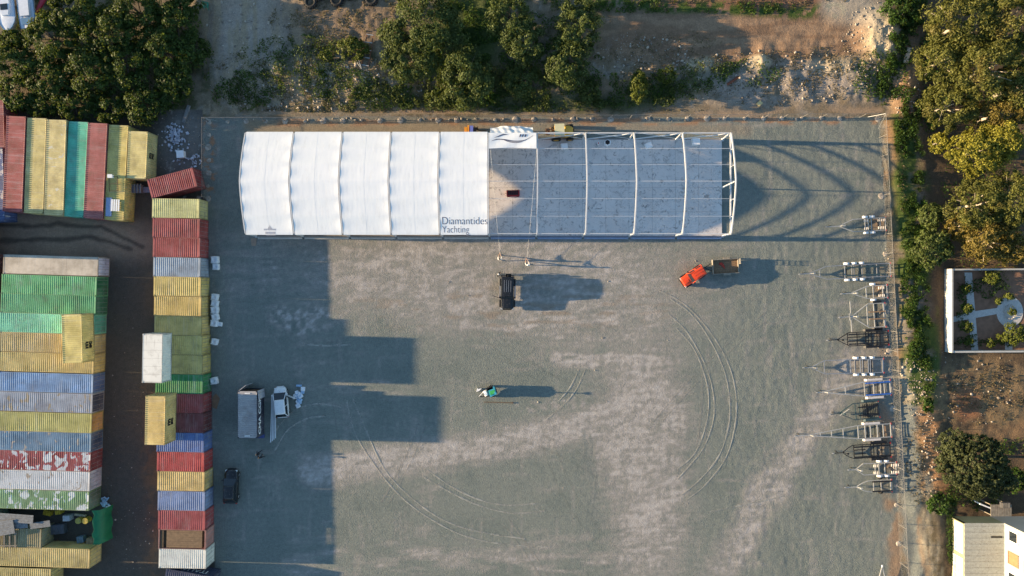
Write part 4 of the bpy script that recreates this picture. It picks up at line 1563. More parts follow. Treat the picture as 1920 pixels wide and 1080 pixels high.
# orange small off-roader, nose to the south west
orange = srgb(232, 78, 38)
t, pm, roof = car('orange_jeep', 'small orange off roader coupled to a wooden floored trailer', 'car', P(1299, 518, 0.8), R(213), (orange[0] * 0.9, orange[1] * 0.9, orange[2] * 0.8),
                  [(-1.72, 0.70, 0.95, 0.97), (-1.66, 0.74, 1.0, 1.02), (-0.6, 0.75, 1.02, 1.04), (0.45, 0.75, 1.02, 1.05), (0.55, 0.72, 1.0, 1.06), (1.5, 0.68, 0.96, 1.03), (1.62, 0.64, 0.88, 0.93)],
                  0.42, (0.52, 0.22, -1.5, -1.68, 1.0, 1.66, 0.71, 0.62), (1.05, -1.0), 0.35, 1.5, boxy=True)
for s in (-1, 1):
    for x in (1.05, -1.0):
        MB().box((x, s * 0.76, 0.78), (0.85, 0.2, 0.08)).build('wheel_arch', BLACKP, t)
for k in range(3):
    MB().box((-0.65, (k - 1) * 0.36, 1.70), (1.3, 0.03, 0.02)).build('roof_rib', pm, roof)
MB().box((1.05, 0.1, 1.075), (0.5, 0.35, 0.04)).build('bonnet_scoop', pm, t)
MB().box((0.3, -0.66, 1.70), (0.9, 0.05, 0.03)).build('roof_rail', BLACKP, t)

# black off-roader, nose to the south, driver door open
t, pm, roof = car('black_jeep', 'boxy black off roader with ribbed roof and an open door', 'car', P(951.5, 549, 1.2), R(-91), (0.010, 0.011, 0.013),
                  [(-2.2, 0.84, 1.1, 1.12), (-2.12, 0.9, 1.18, 1.2), (-0.6, 0.9, 1.2, 1.22), (0.7, 0.9, 1.2, 1.23), (0.85, 0.86, 1.18, 1.24), (2.02, 0.82, 1.1, 1.18), (2.16, 0.76, 0.95, 1.02)],
                  0.45, (0.82, 0.45, -2.05, -2.18, 1.18, 1.92, 0.86, 0.76), (1.4, -1.35), 0.40, 1.85, boxy=True)
silv = paint('silver_trim', (0.5, 0.5, 0.5), 0.3, metal=0.5)
for k in range(4):
    MB().box((-0.85, (k - 1.5) * 0.28, 1.97), (1.5, 0.035, 0.025)).build('roof_rib', silv, roof)
for s in (-1, 1):
    MB().box((-0.2, s * 0.99, 0.48), (2.0, 0.14, 0.06)).build('side_step', silv, t)
    for x in (1.4, -1.35):
        MB().box((x, s * 0.93, 0.92), (0.95, 0.2, 0.07)).build('wheel_arch', BLACKP, t)
wheel(t, -2.36, 0.1, 0.36, 0.22, name='spare_wheel', z=1.0).rotation_euler = (0, 0, R(90))
for s in (-0.3, 0.3):
    MB().box((0.62, s, 1.27), (0.14, 0.34, 0.03)).build('wiper_cowl', silv, t)
d = MB().box((-0.52, 0, 0.32), (1.05, 0.07, 0.62)).build('open_door', pm, t, loc=(0.72, -0.93, 0.55), rot=(0, 0, R(72)))
MB().box((-0.5, 0, 0.9), (0.8, 0.03, 0.5)).build('door_window', GLASS, d)

# white hatchback in the container shade, door open
t, pm, roof = car('white_hatchback', 'white hatchback parked in the shade with its door open', 'car', P(526.5, 754, 0.8), R(95.5), (0.68, 0.69, 0.70),
                  [(-2.0, 0.68, 0.78, 0.80), (-1.9, 0.80, 0.92, 0.95), (-1.2, 0.87, 0.97, 1.0), (0.2, 0.88, 0.95, 0.98), (1.1, 0.86, 0.92, 0.97), (1.55, 0.80, 0.82, 0.90), (1.85, 0.66, 0.68, 0.76), (2.0, 0.44, 0.55, 0.60)],
                  0.24, (1.22, 0.40, -1.5, -1.9, 0.97, 1.48, 0.84, 0.68), (1.25, -1.25), 0.31, 1.76)
d = MB().box((-0.52, 0, 0.36), (1.04, 0.08, 0.68)).build('open_door', pm, t, loc=(0.75, -0.9, 0.25), rot=(0, 0, R(62)))
MB().box((-0.5, 0, 0.92), (0.85, 0.03, 0.45)).build('door_window', GLASS, d)

# black saloon in the shade
car('black_car', 'black car parked in the shade beside the red and yellow containers', 'car', P(432.5, 912, 0.8), R(88.5), (0.008, 0.008, 0.010),
    [(-2.25, 0.70, 0.80, 0.83), (-2.12, 0.84, 0.94, 0.97), (-1.2, 0.91, 1.0, 1.03), (0.3, 0.92, 0.98, 1.02), (1.0, 0.90, 0.94, 1.0), (1.8, 0.84, 0.84, 0.94), (2.1, 0.70, 0.72, 0.80), (2.24, 0.48, 0.6, 0.66)],
    0.26, (1.05, 0.25, -1.5, -2.05, 0.98, 1.58, 0.86, 0.66), (1.4, -1.4), 0.34, 1.86)

# wooden floored trailer behind the orange car
t = tag(empty('utility_trailer', P(1360, 499.5, 0.7), R(3.5)), 'utility trailer with plank floor and low sides behind the orange car', 'trailer')
rim_ = paint('trailer_side', (0.30, 0.27, 0.22), 0.7, var=0.2, dirt_amt=0.2)
for k in range(7):
    MB().box((0, -0.78 + k * 0.26, 0.56), (3.3, 0.245, 0.04)).build('plank', WOOD, t)
MB().box((0, 0, 0.47), (3.3, 1.75, 0.1)).build('chassis', BLACKP, t)
for s in (-1, 1):
    MB().box((0, s * 0.93, 0.78), (3.4, 0.06, 0.42)).build('side_board', rim_, t)
    MB().box((0.2, s * 1.06, 0.66), (0.9, 0.22, 0.04)).build('mudguard', rim_, t)
    wheel(t, 0.2, s * 1.06, 0.30, 0.18)
MB().box((-1.68, 0, 0.78), (0.06, 1.8, 0.42)).build('front_board', rim_, t)
MB().box((1.68, 0, 0.70), (0.06, 1.8, 0.26)).build('tail_board', rim_, t)
MB().bar((-1.7, 0.5, 0.45), (-2.7, 0, 0.45), 0.08, 0.08).bar((-1.7, -0.5, 0.45), (-2.7, 0, 0.45), 0.08, 0.08).build('drawbar', BLACKP, t)
rp = MB()
for k in (-0.3, 0.3):
    rp.bar((1.76, 0.55 + k, 0.5), (1.80, 0.55 + k, 1.55), 0.05, 0.05)
for k in range(8):
    rp.bar((1.77, 0.25, 0.6 + k * 0.13), (1.77, 0.85, 0.6 + k * 0.13), 0.04, 0.04)
rp.build('loading_ramp', rim_, t)
redp = paint('red_plastic', (0.55, 0.05, 0.03), 0.4, var=0.1)
rb = MB()
for a, b_ in (((-0.3, 0.3), (0.1, -0.2)), ((-0.1, 0.35), (0.35, -0.25)), ((-0.35, 0.1), (0.15, 0.2)), ((0.1, -0.1), (0.4, -0.45))):
    rb.tube([(a[0], a[1], 0.05), ((a[0] + b_[0]) / 2 + 0.05, (a[1] + b_[1]) / 2, 0.12), (b_[0], b_[1], 0.05)], 0.06, 7)
o = rb.build('ratchet_straps', redp, None, True, loc=(*P(1353, 497, 0.6), 0.58))
tag(o, 'red strap heap lying on the plank floor of the trailer', 'straps')

# ------------------------------------------------------------------ plant behind and inside the hall
yp = paint('plant_yellow', srgb(205, 160, 62), 0.5, var=0.12, dirt_amt=0.15)
cream = paint('cab_roof_cream', srgb(206, 200, 160), 0.5, var=0.06)
t = tag(empty('backhoe_loader', P(1053, 247, 1.2), R(2)), 'yellow loader with cream cab roof behind the open hall bays', 'loader')
b = MB()
rings = []
for i in range(9):
    x = 0.35 + i * 0.14
    w = 0.72 * math.sqrt(max(0.05, 1 - (i / 9) ** 3))
    rings.append([(x, -w, 0.8), (x, -w, 1.5), (x, -w * 0.7, 1.75 - 0.03 * i), (x, 0, 1.82 - 0.03 * i), (x, w * 0.7, 1.75 - 0.03 * i), (x, w, 1.5), (x, w, 0.8)])
b.loft(rings); b.build('bonnet', yp, t, True)
MB().box((0.35, 0, 0.75), (2.6, 0.9, 0.5)).build('chassis', BLACKP, t)
MB().box((-0.35, 0, 2.45), (1.25, 1.5, 0.12)).build('cab_roof', cream, t)
for sx in (-0.9, 0.2):
    for s in (-1, 1):
        MB().bar((sx, s * 0.68, 1.0), (sx, s * 0.68, 2.4), 0.08, 0.08).build('cab_pillar', yp, t)
MB().box((-0.35, 0, 1.35), (1.1, 1.3, 0.7)).build('cab_body', yp, t)
for x, r in ((1.1, 0.5), (-0.7, 0.62)):
    for s in (-1, 1):
        wheel(t, x, s * 0.85, r, 0.34, yp)
MB().tube([(-1.1, 0.2, 1.2), (-1.5, 0.25, 2.2), (-1.9, 0.2, 1.6), (-1.75, 0.2, 0.7)], 0.12, 8).build('boom', rs, t)
MB().prism([(-2.05, -0.2), (-1.5, -0.2), (-1.5, 0.6), (-2.05, 0.6)], 0.35, 0.75).build('bucket', rs, t)
t = tag(empty('forklift', P(884, 246, 1.0), R(0)), 'small orange and blue forklift behind the covered hall', 'forklift')
op = paint('forklift_orange', srgb(226, 150, 50), 0.45, var=0.1)
bp_ = paint('forklift_blue', srgb(110, 120, 190), 0.45, var=0.1)
MB().box((-0.1, 0, 0.7), (1.5, 1.0, 0.7)).build('body', BLACKP, t)
MB().box((-0.75, 0, 1.05), (0.35, 1.0, 0.3)).build('counterweight', op, t)
MB().box((-0.35, 0, 2.05), (0.22, 1.05, 0.1)).build('guard_bar', op, t)
MB().box((0.05, 0, 2.05), (0.45, 0.95, 0.06)).build('guard_roof', bp_, t)
for sx in (-0.35, 0.5):
    for s in (-1, 1):
        MB().bar((sx, s * 0.45, 1.0), (sx * 0.8, s * 0.45, 2.05), 0.06, 0.06).build('guard_post', BLACKP, t)
for s in (-1, 1):
    MB().bar((0.85, s * 0.3, 0.1), (0.85, s * 0.3, 2.3), 0.1, 0.1).build('mast_rail', rs, t)
    MB().box((1.4, s * 0.25, 0.12), (1.1, 0.12, 0.05)).build('fork', rs, t)
for x in (-0.6, 0.55):
    for s in (-1, 1):
        wheel(t, x, s * 0.5, 0.3, 0.2)
t = tag(empty('scissor_lift', (*P(962, 362.5, 0.6), 0.08), R(1.5)), 'small red lift trolley with dark deck on the hall floor', 'lift')
redm = paint('machine_red', (0.36, 0.025, 0.03), 0.45, var=0.1)
MB().box((0, 0, 0.35), (1.7, 0.78, 0.35)).build('chassis', redm, t)
MB().box((0, 0.05, 0.75), (1.35, 0.55, 0.08)).build('deck', BLACKP, t)
for s in (-1, 1):
    MB().bar((-0.8, s * 0.36, 1.05), (0.8, s * 0.36, 1.05), 0.04, 0.04).build('guard_rail', redm, t)
    for x in (-0.8, 0, 0.8):
        MB().bar((x, s * 0.36, 0.5), (x, s * 0.36, 1.05), 0.04, 0.04).build('rail_post', redm, t)
    for x in (-0.6, 0.6):
        wheel(t, x, s * 0.38, 0.16, 0.1)
for x in (-0.8, 0.8):
    MB().bar((x, -0.36, 1.05), (x, 0.36, 1.05), 0.04, 0.04).build('guard_rail', redm, t)
for k in range(5):
    MB().box((-0.5 + k * 0.25, 0.05, 0.80), (0.03, 0.5, 0.02)).build('deck_rib', redm, t)
for i, (px, py, s, lab) in enumerate(((1058.5, 273.5, 0.85, 'white cube tank on the hall floor in the first bare bay'), (1217, 272, 0.85, 'white cube tank tilted on the hall floor in the third bare bay'),
                                      (1306, 265, 1.0, 'white cube tank near the open east end of the hall'))):
    t = tag(empty('cube_tank', (*P(px, py, 0.8), 0.08), R((4, 22, 3)[i])), lab, 'tank', 'white tanks on the hall floor')
    MB().box((0, 0, 0.35), (s, s * 0.85, 0.55)).build('body', WHITE, t)
    MB().box((0, 0, 0.66), (s * 0.92, s * 0.78, 0.06)).build('lid', WHITE, t)
    MB().box((-s * 0.5, s * 0.3, 0.5), (0.12, 0.2, 0.2)).build('tap', WHITE, t)
t = tag(empty('cut_drum', (*P(1139.5, 267.5, 0.6), 0.08)), 'white drum with a black open mouth on the hall floor', 'drum')
b = MB().cyl((0, 0, 0), (0, 0, 0.62), 0.44, 6); b.build('body', WHITE, t)
MB().cyl((-0.03, 0.03, 0.60), (-0.03, 0.03, 0.64), 0.33, 6).build('mouth', BLACKP, t)
t = tag(empty('red_white_bucket', (*P(1122, 268.5, 0.3), 0.08)), 'tiny red and white bucket beside the open drum', 'bucket')
MB().cyl((0, 0, 0), (0, 0, 0.3), 0.17, 12).build('body', WHITE, t)
MB().cyl((0, 0, 0.29), (0, 0, 0.32), 0.1, 10).build('lid', redp, t)

# trailer mounted machine in the middle of the yard
t = tag(empty('towable_machine', P(915, 737, 0.8), R(22)), 'small towable machine with teal and green body in mid yard', 'machine')
teal = paint('machine_teal', srgb(70, 160, 180), 0.4, var=0.1)
grn = paint('machine_green', srgb(70, 170, 90), 0.4, var=0.1)
MB().prism([(0.1, -0.55), (1.05, -0.5), (1.1, 0.55), (0.2, 0.6)], 0.45, 1.25).build('hood', teal, t)
MB().prism([(0.25, -0.32), (0.95, -0.3), (0.98, 0.15), (0.3, 0.18)], 1.252, 1.30).build('side_stripe', grn, t)
MB().box((0.45, 0.52, 0.9), (0.9, 0.35, 0.7)).build('radiator', BLACKP, t)
MB().cyl((-0.25, -0.25, 0.75), (-0.25, 0.45, 0.75), 0.28, 14).build('tank', WHITE, t)
MB().box((-0.3, 0.1, 1.1), (0.4, 0.3, 0.25)).build('control_box', WHITE, t)
MB().box((0.3, 0, 0.4), (1.7, 0.9, 0.08)).build('chassis', BLACKP, t)
for s in (-1, 1):
    wheel(t, 0.45, s * 0.68, 0.28, 0.16)
    MB().bar((-0.5, s * 0.35, 0.4), (-1.35, -0.05, 0.4), 0.07, 0.07).build('drawbar', WHITE if s > 0 else BLACKP, t)
MB().bar((-1.3, -0.05, 0.0), (-1.3, -0.05, 0.5), 0.06, 0.06).build('jockey_leg', BLACKP, t)
MB().bar((0.95, -0.2, 1.2), (0.95, -0.2, 1.95), 0.09, 0.09).box((0.95, -0.2, 1.98), (0.2, 0.3, 0.12)).build('light_mast', teal, t)
o = MB().bar((-1.9, 0, 0.05), (1.9, 0, 0.05), 0.07, 0.07).box((1.9, 0, 0.06), (0.2, 0.16, 0.1)).build('metal_pole', rs, None, loc=(*P(934, 754.5), 0), rot=(0, 0, R(-1.5)))
tag(o, 'thin dark pole lying beside the teal towable machine', 'pole')
o = MB().prism([(-0.35, -0.15), (0.0, -0.05), (0.3, 0.2), (0.35, 0.3), (-0.1, 0.2), (-0.2, 0.35)], 0.03, 0.25).build('white_rag', WHITE, None, loc=(*P(898, 732), 0))
tag(o, 'white rag on the ground west of the teal towable machine', 'rag')

# blue and white sacks beside the white car, white beams beside it
bb = paint('blue_plastic', srgb(150, 178, 205), 0.4, var=0.35, scale=6)
bw = paint('white_blue_plastic', srgb(212, 216, 222), 0.4, var=0.25, scale=6)
for i in range(17):
    px, py = 559 + random.gauss(0, 4.2), 742 + random.gauss(0, 6.5)
    o = put('plastic_sack', sack_mesh(50 + i), bb if i % 2 else bw, None, (*P(px, py), -0.02), (random.uniform(-0.5, 0.5), random.uniform(-0.5, 0.5), random.uniform(0, 6)))
    k = random.uniform(0.42, 0.7)
    o.scale = (k, k, k * 0.75)
    tag(o, 'blue and white plastic sack in the heap beside the white car', 'sack', 'sacks heaped beside the white car')
o = MB().box((0, 0, 0.06), (0.7, 0.28, 0.12)).box((0, 0, 0.13), (0.66, 0.24, 0.02)).build('blue_case', bb, None, loc=(*P(561, 723), 0.0))
tag(o, 'flat blue case at the north end of the sack heap', 'case')
for i in range(4):
    o = MB().box((0, 0, 0.06), (6.2 - 0.15 * i, 0.11, 0.11)).box((3.1 - 0.075 * i, 0, 0.06), (0.06, 0.16, 0.16)).build('steel_beam', ALU, None, loc=(*P(509 + i * 2.6, 785 - i * 1.5), 0.0), rot=(0, 0, R(88.5 + i * 0.5)))
    tag(o, ['long white beam, westernmost of four beside the white car', 'second long white beam from the west beside the white car',
            'third long white beam from the west beside the white car', 'long white beam nearest to the white car'][i], 'beam', 'white beams beside the white car')

# ------------------------------------------------------------------ boat trailers along the east fence
PINK = paint('worn_white_plate', (0.55, 0.51, 0.48), 0.5, var=0.1)
BLUEP = paint('bunk_blue', srgb(44, 92, 170), 0.6, var=0.12)
TEALD = paint('dark_teal_frame', (0.03, 0.06, 0.07), 0.5, var=0.2)
PALE = paint('pale_galvanised', (0.40, 0.40, 0.385), 0.45, metal=0.25, var=0.1)
ROLL = paint('pale_roller', (0.62, 0.56, 0.5), 0.6, var=0.1)


def boat_trailer(label, tip, apex, shoulder, end, half, wheels=(), wstyle='fender', frame=None, bars=(), bunks=None, rollers=(), extra=None, z=0.55, curve=False, tri_to=None):
    """px inputs: tip/end (x,y) on the centre line, apex/shoulder x, half = half width in px"""
    frame = frame or GALV
    a = Vector(P(*tip, z)); b = Vector(P(*end, z))
    d = b - a
    t = tag(empty('boat_trailer', (a.x, a.y, 0), math.atan2(d.y, d.x)), label, 'boat trailer', 'boat trailers parked along the east fence')
    k = d.length / (end[0] - tip[0])
    X = lambda px: (px - tip[0]) * k
    w = half / PPM
    L = d.length
    xa, xs = X(apex), X(shoulder)
    MB().bar((0.12, 0, z), (xa + 0.25, 0, z), 0.10, 0.10).build('tow_bar', frame, t)
    h = MB().box((0.08, 0, z + 0.02), (0.28, 0.14, 0.12)); h.tube([(-0.02, 0, z + 0.05), (0.1, 0, z + 0.12), (0.2, 0, z + 0.05)], 0.04, 7)
    h.build('coupling', GALV, t)
    jw = MB().cyl((0.62, 0.14, 0.12), (0.62, 0.14, z + 0.25), 0.03, 7).cyl((0.62, 0.10, 0.11), (0.62, 0.18, 0.11), 0.11, 12)
    jw.build('jockey_wheel', BLACKP, t)
    wp = MB().bar((xa + 0.2, 0, z), (xa + 0.3, 0, z + 0.75), 0.07, 0.07).box((xa + 0.38, 0, z + 0.72), (0.22, 0.18, 0.16))
    wp.build('winch_post', frame, t)
    for s in (-1, 1):
        m = MB()
        if curve:
            pts = [(xa, 0, z)] + [(xa + (xs - xa) * f, s * w * math.sin(f * math.pi / 2), z) for f in (0.25, 0.5, 0.75, 1.0)] + [(L, s * w, z)]
            m.tube(pts, 0.055, 7)
        else:
            m.bar((xa, s * 0.03, z), (xs, s * w, z), 0.09, 0.11).bar((xs - 0.02, s * w, z), (L, s * w, z), 0.09, 0.11)
        m.build('side_rail', frame, t)
    for px in bars:
        x = X(px)
        ww = w if x >= xs else w * max(0.08, (x - xa) / (xs - xa))
        MB().bar((x, -ww, z + 0.015), (x, ww, z + 0.015), 0.09, 0.07).build('cross_bar', frame, t)
    MB().bar((L - 0.05, -w - 0.1, z - 0.02), (L - 0.05, w + 0.1, z - 0.02), 0.09, 0.09).build('light_bar', frame, t)
    for s in (-1, 1):
        MB().box((L, s * (w + 0.02), z + 0.02), (0.08, 0.22, 0.12)).build('tail_light', MATS['tail_lamp_lens'], t)
    for px in wheels:
        x = X(px)
        MB().bar((x, -w - 0.12, 0.32), (x, w + 0.12, 0.32), 0.07, 0.07).build('axle', BLACKP, t)
        for s in (-1, 1):
            wheel(t, x, s * (w + 0.22), 0.29, 0.18)
            if wstyle == 'fender':
                f = MB()
                rings = []
                for q in range(9):
                    an = R(10 + q * 20)
                    cx, cz = x + 0.38 * math.cos(an), 0.30 + 0.36 * math.sin(an)
                    rings.append([(cx, s * (w + 0.10), cz), (cx, s * (w + 0.36), cz), (cx * 1 - 0.02 * math.cos(an), s * (w + 0.36), cz - 0.02), (cx - 0.02 * math.cos(an), s * (w + 0.10), cz - 0.02)])
                f.loft(rings)
                f.build('mudguard', WHITE, t)
    if wstyle.startswith('plate') and wheels:
        x0, x1 = X(min(wheels)) - 0.55, X(max(wheels)) + 0.55
        for s in (-1, 1):
            f = MB().box(((x0 + x1) / 2, s * (w + 0.22), 0.68), (x1 - x0, 0.28, 0.03))
            f.bar((x0, s * (w + 0.22), 0.68), (x0 - 0.22, s * (w + 0.22), 0.45), 0.28, 0.03)
            f.build('mudguard', {'plate': PINK, 'plate_black': BLACKP, 'plate_teal': TEALD}[wstyle], t)
    if bunks:
        x0, x1, f, mat = bunks
        for s in (-1, 1):
            MB().box(((X(x0) + X(x1)) / 2, s * w * f, z + 0.22), (X(x1) - X(x0), 0.16, 0.10)).build('bunk', mat, t)
            for q in (0.15, 0.85):
                xq = X(x0) + (X(x1) - X(x0)) * q
                MB().bar((xq, s * w * f, z), (xq, s * w * f, z + 0.18), 0.05, 0.05).build('bunk_post', frame, t)
    for px, n in rollers:
        for s in (-1, 1):
            for q in range(n):
                x = X(px) + q * 0.22
                MB().cyl((x, s * (w * 0.62 - 0.16), z + 0.24), (x, s * (w * 0.62 + 0.16), z + 0.27), 0.055, 8).build('roller', ROLL, t)
    return t, X, w, z


boat_trailer('tandem axle boat trailer with white mudguards, northernmost along the fence', (1548, 425.5), 1573, 1600, (1661, 419.5), 11.5, (1624, 1637), bars=(1622, 1628, 1634, 1650), rollers=((1619, 3), (1645, 5)), frame=PALE)
boat_trailer('three axle boat trailer with white mudguards, second from the north', (1498, 514), 1517, 1550, (1670, 505.5), 12.0, (1589, 1603, 1617), bars=(1537, 1584, 1597, 1601, 1616, 1644), bunks=(1585, 1660, 0.62, TEALD))
boat_trailer('small single axle galvanised trailer, third from the north', (1577, 551), 1596, 1626, (1664, 546), 11.5, (1638,), bars=(1624, 1637, 1655), rollers=((1646, 4),), frame=PALE)
t, X, w, z = boat_trailer('galvanised trailer with wide white cross posts, fourth from the north', (1573, 595), 1597, 1628, (1660, 590), 22, (1645,), 'plate_black', bars=(1626, 1639, 1657), frame=PALE, bunks=(1628, 1658, 0.3, WOOD))
MB().bar((X(1595), -2.0, z + 0.05), (X(1595), 2.0, z + 0.05), 0.08, 0.08).bar((X(1592), -0.45, z + 0.1), (X(1592), 0.45, z + 0.1), 0.06, 0.06).build('spreader_bar', PALE, t)
t, X, w, z = boat_trailer('black boat trailer with dense bunks south of the wide white one', (1550, 638), 1570, 1592, (1666, 633), 12.5, (1630, 1646), 'plate_black', frame=BLACKP, bars=(1589, 1607, 1623, 1634, 1650), bunks=(1590, 1664, 0.72, BLACKP))
for f in (-0.3, 0.3):
    MB().bar((X(1588), f * w, z + 0.16), (X(1650), f * w, z + 0.16), 0.11, 0.10).build('inner_bunk', BLACKP, t)
boat_trailer('long three axle boat trailer with white mudguards south of a black one', (1506, 689.5), 1521, 1546, (1657, 685.5), 12.5, (1606, 1621, 1636), bars=(1545.5, 1594.5, 1603, 1613, 1617.5, 1628, 1632, 1655), frame=GALV)
boat_trailer('boat trailer with two bright blue bunks', (1531, 736), 1543, 1622, (1670, 726), 13.5, (1633, 1647), 'plate', bars=(1585, 1621, 1638, 1651, 1658), bunks=(1622, 1668, 0.82, BLUEP), frame=PALE)
t, X, w, z = boat_trailer('dark teal boat trailer with black slats beside the blue bunk one', (1555, 777), 1574, 1600, (1648, 767), 15, (1628, 1640), 'plate_teal', frame=TEALD, bars=(1604, 1612), bunks=(1608, 1646, 0.5, BLACKP))
for k in range(9):
    MB().bar((X(1618) + k * 0.23, -w * 0.8, z + 0.08), (X(1618) + k * 0.23, w * 0.8, z + 0.08), 0.10, 0.05).build('slat', BLACKP, t)
MB().bar((X(1573), -0.25, z + 0.2), (X(1590), 0.55, z + 0.5), 0.07, 0.07).build('prop_arm', PALE, t)
boat_trailer('longest pale boat trailer with ladder like cross bars', (1490, 817.5), 1516, 1608, (1671, 806.5), 12.2, (1628, 1642), 'plate', bars=(1538, 1559, 1581, 1609, 1622, 1632, 1645, 1656), frame=PALE)
t, X, w, z = boat_trailer('black boat trailer directly south of the longest pale one', (1561, 850), 1580, 1604, (1670, 843), 12.5, (1640, 1655), 'plate_black', frame=BLACKP, bars=(1601, 1617, 1633, 1645), bunks=(1600, 1668, 0.75, BLACKP), curve=True)
for f in (-0.3, 0.3):
    MB().bar((X(1600), f * w, z + 0.16), (X(1622), f * w, z + 0.16), 0.11, 0.10).build('inner_bunk', BLACKP, t)
boat_trailer('tandem axle trailer with many pale rollers, second from the south', (1590, 881), 1605, 1619, (1681, 877.5), 10.5, (1650, 1663), bars=(1641, 1648, 1659), rollers=((1637, 3), (1670, 5)), frame=PALE)
boat_trailer('small trailer with two black bunks and curved drawbar', (1584, 914), 1605, 1634, (1672, 910), 10.5, (1652,), 'none', bars=(1638, 1652, 1670), bunks=(1634, 1671, 0.85, BLACKP), frame=PALE, curve=True)
t = tag(empty('parked_trailer', P(1654, 1075, 0.5), R(-90)), 'trailer drawbar poking in at the bottom edge near the fence', 'trailer')
for s in (-1, 1):
    MB().bar((-0.9, 0, 0.5), (2.2, s * 0.8, 0.5), 0.1, 0.1).build('drawbar', PALE, t)
MB().box((-0.95, 0, 0.52), (0.3, 0.14, 0.12)).build('coupling', WHITE, t)
MB().bar((1.0, -0.5, 0.52), (1.0, 0.5, 0.52), 0.1, 0.08).build('cross_bar', PALE, t)

# ------------------------------------------------------------------ people
def person(label, xy, rz, joints, mats, h=1.75):
    """one skinned body from joint positions (local metres, facing +x); clothes by height and limb"""
    J = joints
    order = []
    verts = []; rad = []; edges = []

    def v(p, r):
        verts.append(p); rad.append(r); return len(verts) - 1
    pel = v(J['pelvis'], 0.15)
    ch0 = v(tuple((Vector(J['pelvis']) * 0.5 + Vector(J['chest']) * 0.5)), 0.14)
    ch = v(J['chest'], 0.165); nk = v(J['neck'], 0.06)
    hd0 = v(tuple(Vector(J['head']) - Vector((0, 0, 0.05))), 0.085); hd = v(J['head'], 0.105); hd1 = v(tuple(Vector(J['head']) + Vector((0, 0, 0.09))), 0.075)
    edges += [(pel, ch0), (ch0, ch), (ch, nk), (nk, hd0), (hd0, hd), (hd, hd1)]
    for s in ('l', 'r'):
        sh = v(J['shoulder_' + s], 0.075); el = v(J['elbow_' + s], 0.052); wr = v(J['wrist_' + s], 0.036)
        edges += [(ch, sh), (sh, el), (el, wr)]
        d = (Vector(J['wrist_' + s]) - Vector(J['elbow_' + s])).normalized()
        side = d.cross(Vector((0, 0, 1)))
        side = side.normalized() if side.length > 0.1 else Vector((0, 1, 0))
        palm = v(tuple(Vector(J['wrist_' + s]) + d * 0.08), 0.036)
        edges.append((wr, palm))
        for q, ln in ((-1.5, 0.07), (-0.5, 0.085), (0.5, 0.08), (1.5, 0.06)):
            k = v(tuple(Vector(verts[palm]) + d * 0.05 + side * (q * 0.02)), 0.010)
            e = v(tuple(Vector(verts[palm]) + d * (0.05 + ln) + side * (q * 0.023) - Vector((0, 0, 0.02))), 0.008)
            edges += [(palm, k), (k, e)]
        th = v(tuple(Vector(J['wrist_' + s]) + d * 0.07 + side * 0.06), 0.010)
        edges.append((wr, th))
        hp = v(J['hip_' + s], 0.105); kn = v(J['knee_' + s], 0.068); an = v(J['ankle_' + s], 0.045); to = v(J['toe_' + s], 0.045)
        edges += [(pel, hp), (hp, kn), (kn, an), (an, to)]
    me = bpy.data.meshes.new('body')
    me.from_pydata(verts, edges, [])
    tmp = bpy.data.objects.new('body_source', me)
    COL.objects.link(tmp)
    tmp.modifiers.new('skin', 'SKIN')
    sv = me.skin_vertices[0].data
    for i, r in enumerate(rad):
        sv[i].radius = (r, r)
    sv[0].use_root = True
    sd = tmp.modifiers.new('sub', 'SUBSURF'); sd.levels = 1; sd.render_levels = 1
    dg = bpy.context.evaluated_depsgraph_get(); dg.update()
    out = bpy.data.meshes.new_from_object(tmp.evaluated_get(dg))
    bpy.data.objects.remove(tmp)
    out.materials.clear()
    skin, shirt, trous, hair, shoe = mats
    for m in mats:
        out.materials.append(m)
    zp = J['pelvis'][2]; zn = J['neck'][2]; hd_ = Vector(J['head'])
    arms = [(Vector(J['elbow_' + s]), Vector(J['wrist_' + s])) for s in 'lr']
    for p in out.polygons:
        c = p.center
        p.use_smooth = True
        if (c - hd_).length < 0.22 and c.z > zn + 0.02:
            face = (c.x - hd_.x) > 0.03 and c.z < hd_.z + 0.06
            p.material_index = 0 if face else 3
        elif any((c - a).dot((b - a).normalized()) > 0.05 and ((c - a).cross((b - a).normalized())).length < 0.13 for a, b in arms) and c.z > 0.3:
            p.material_index = 0
        elif c.z < 0.09:
            p.material_index = 4
        elif c.z < zp + 0.05:
            p.material_index = 2
        else:
            p.material_index = 1
    o = bpy.data.objects.new('person', out)
    COL.objects.link(o)
    o.location = (*xy, 0.0)
    o.rotation_euler = (0, 0, rz)
    tag(o, label, 'person')
    # face and hair as children
    f = MB()
    f.tube([hd_ + Vector((0.10, 0, 0.0)), hd_ + Vector((0.13, 0, -0.03))], 0.016, 6)
    f.build('nose', skin, o)
    e = MB()
    for s in (-1, 1):
        e.box(hd_ + Vector((0.098, s * 0.035, 0.015)), (0.012, 0.022, 0.012))
    e.build('eyes', BLACKP, o)
    for s in (-1, 1):
        MB().box(hd_ + Vector((0.0, s * 0.105, -0.01)), (0.04, 0.02, 0.06)).build('ear', skin, o)
    cap = MB()
    rings = [[(hd_.x - 0.012 + r * math.cos(2 * math.pi * k / 12), hd_.y + r * math.sin(2 * math.pi * k / 12), hd_.z + zz) for k in range(12)] for zz, r in ((0.03, 0.112), (0.08, 0.108), (0.125, 0.075), (0.145, 0.02))]
    cap.loft(rings)
    cap.build('hair', hair, o, True)
    return o


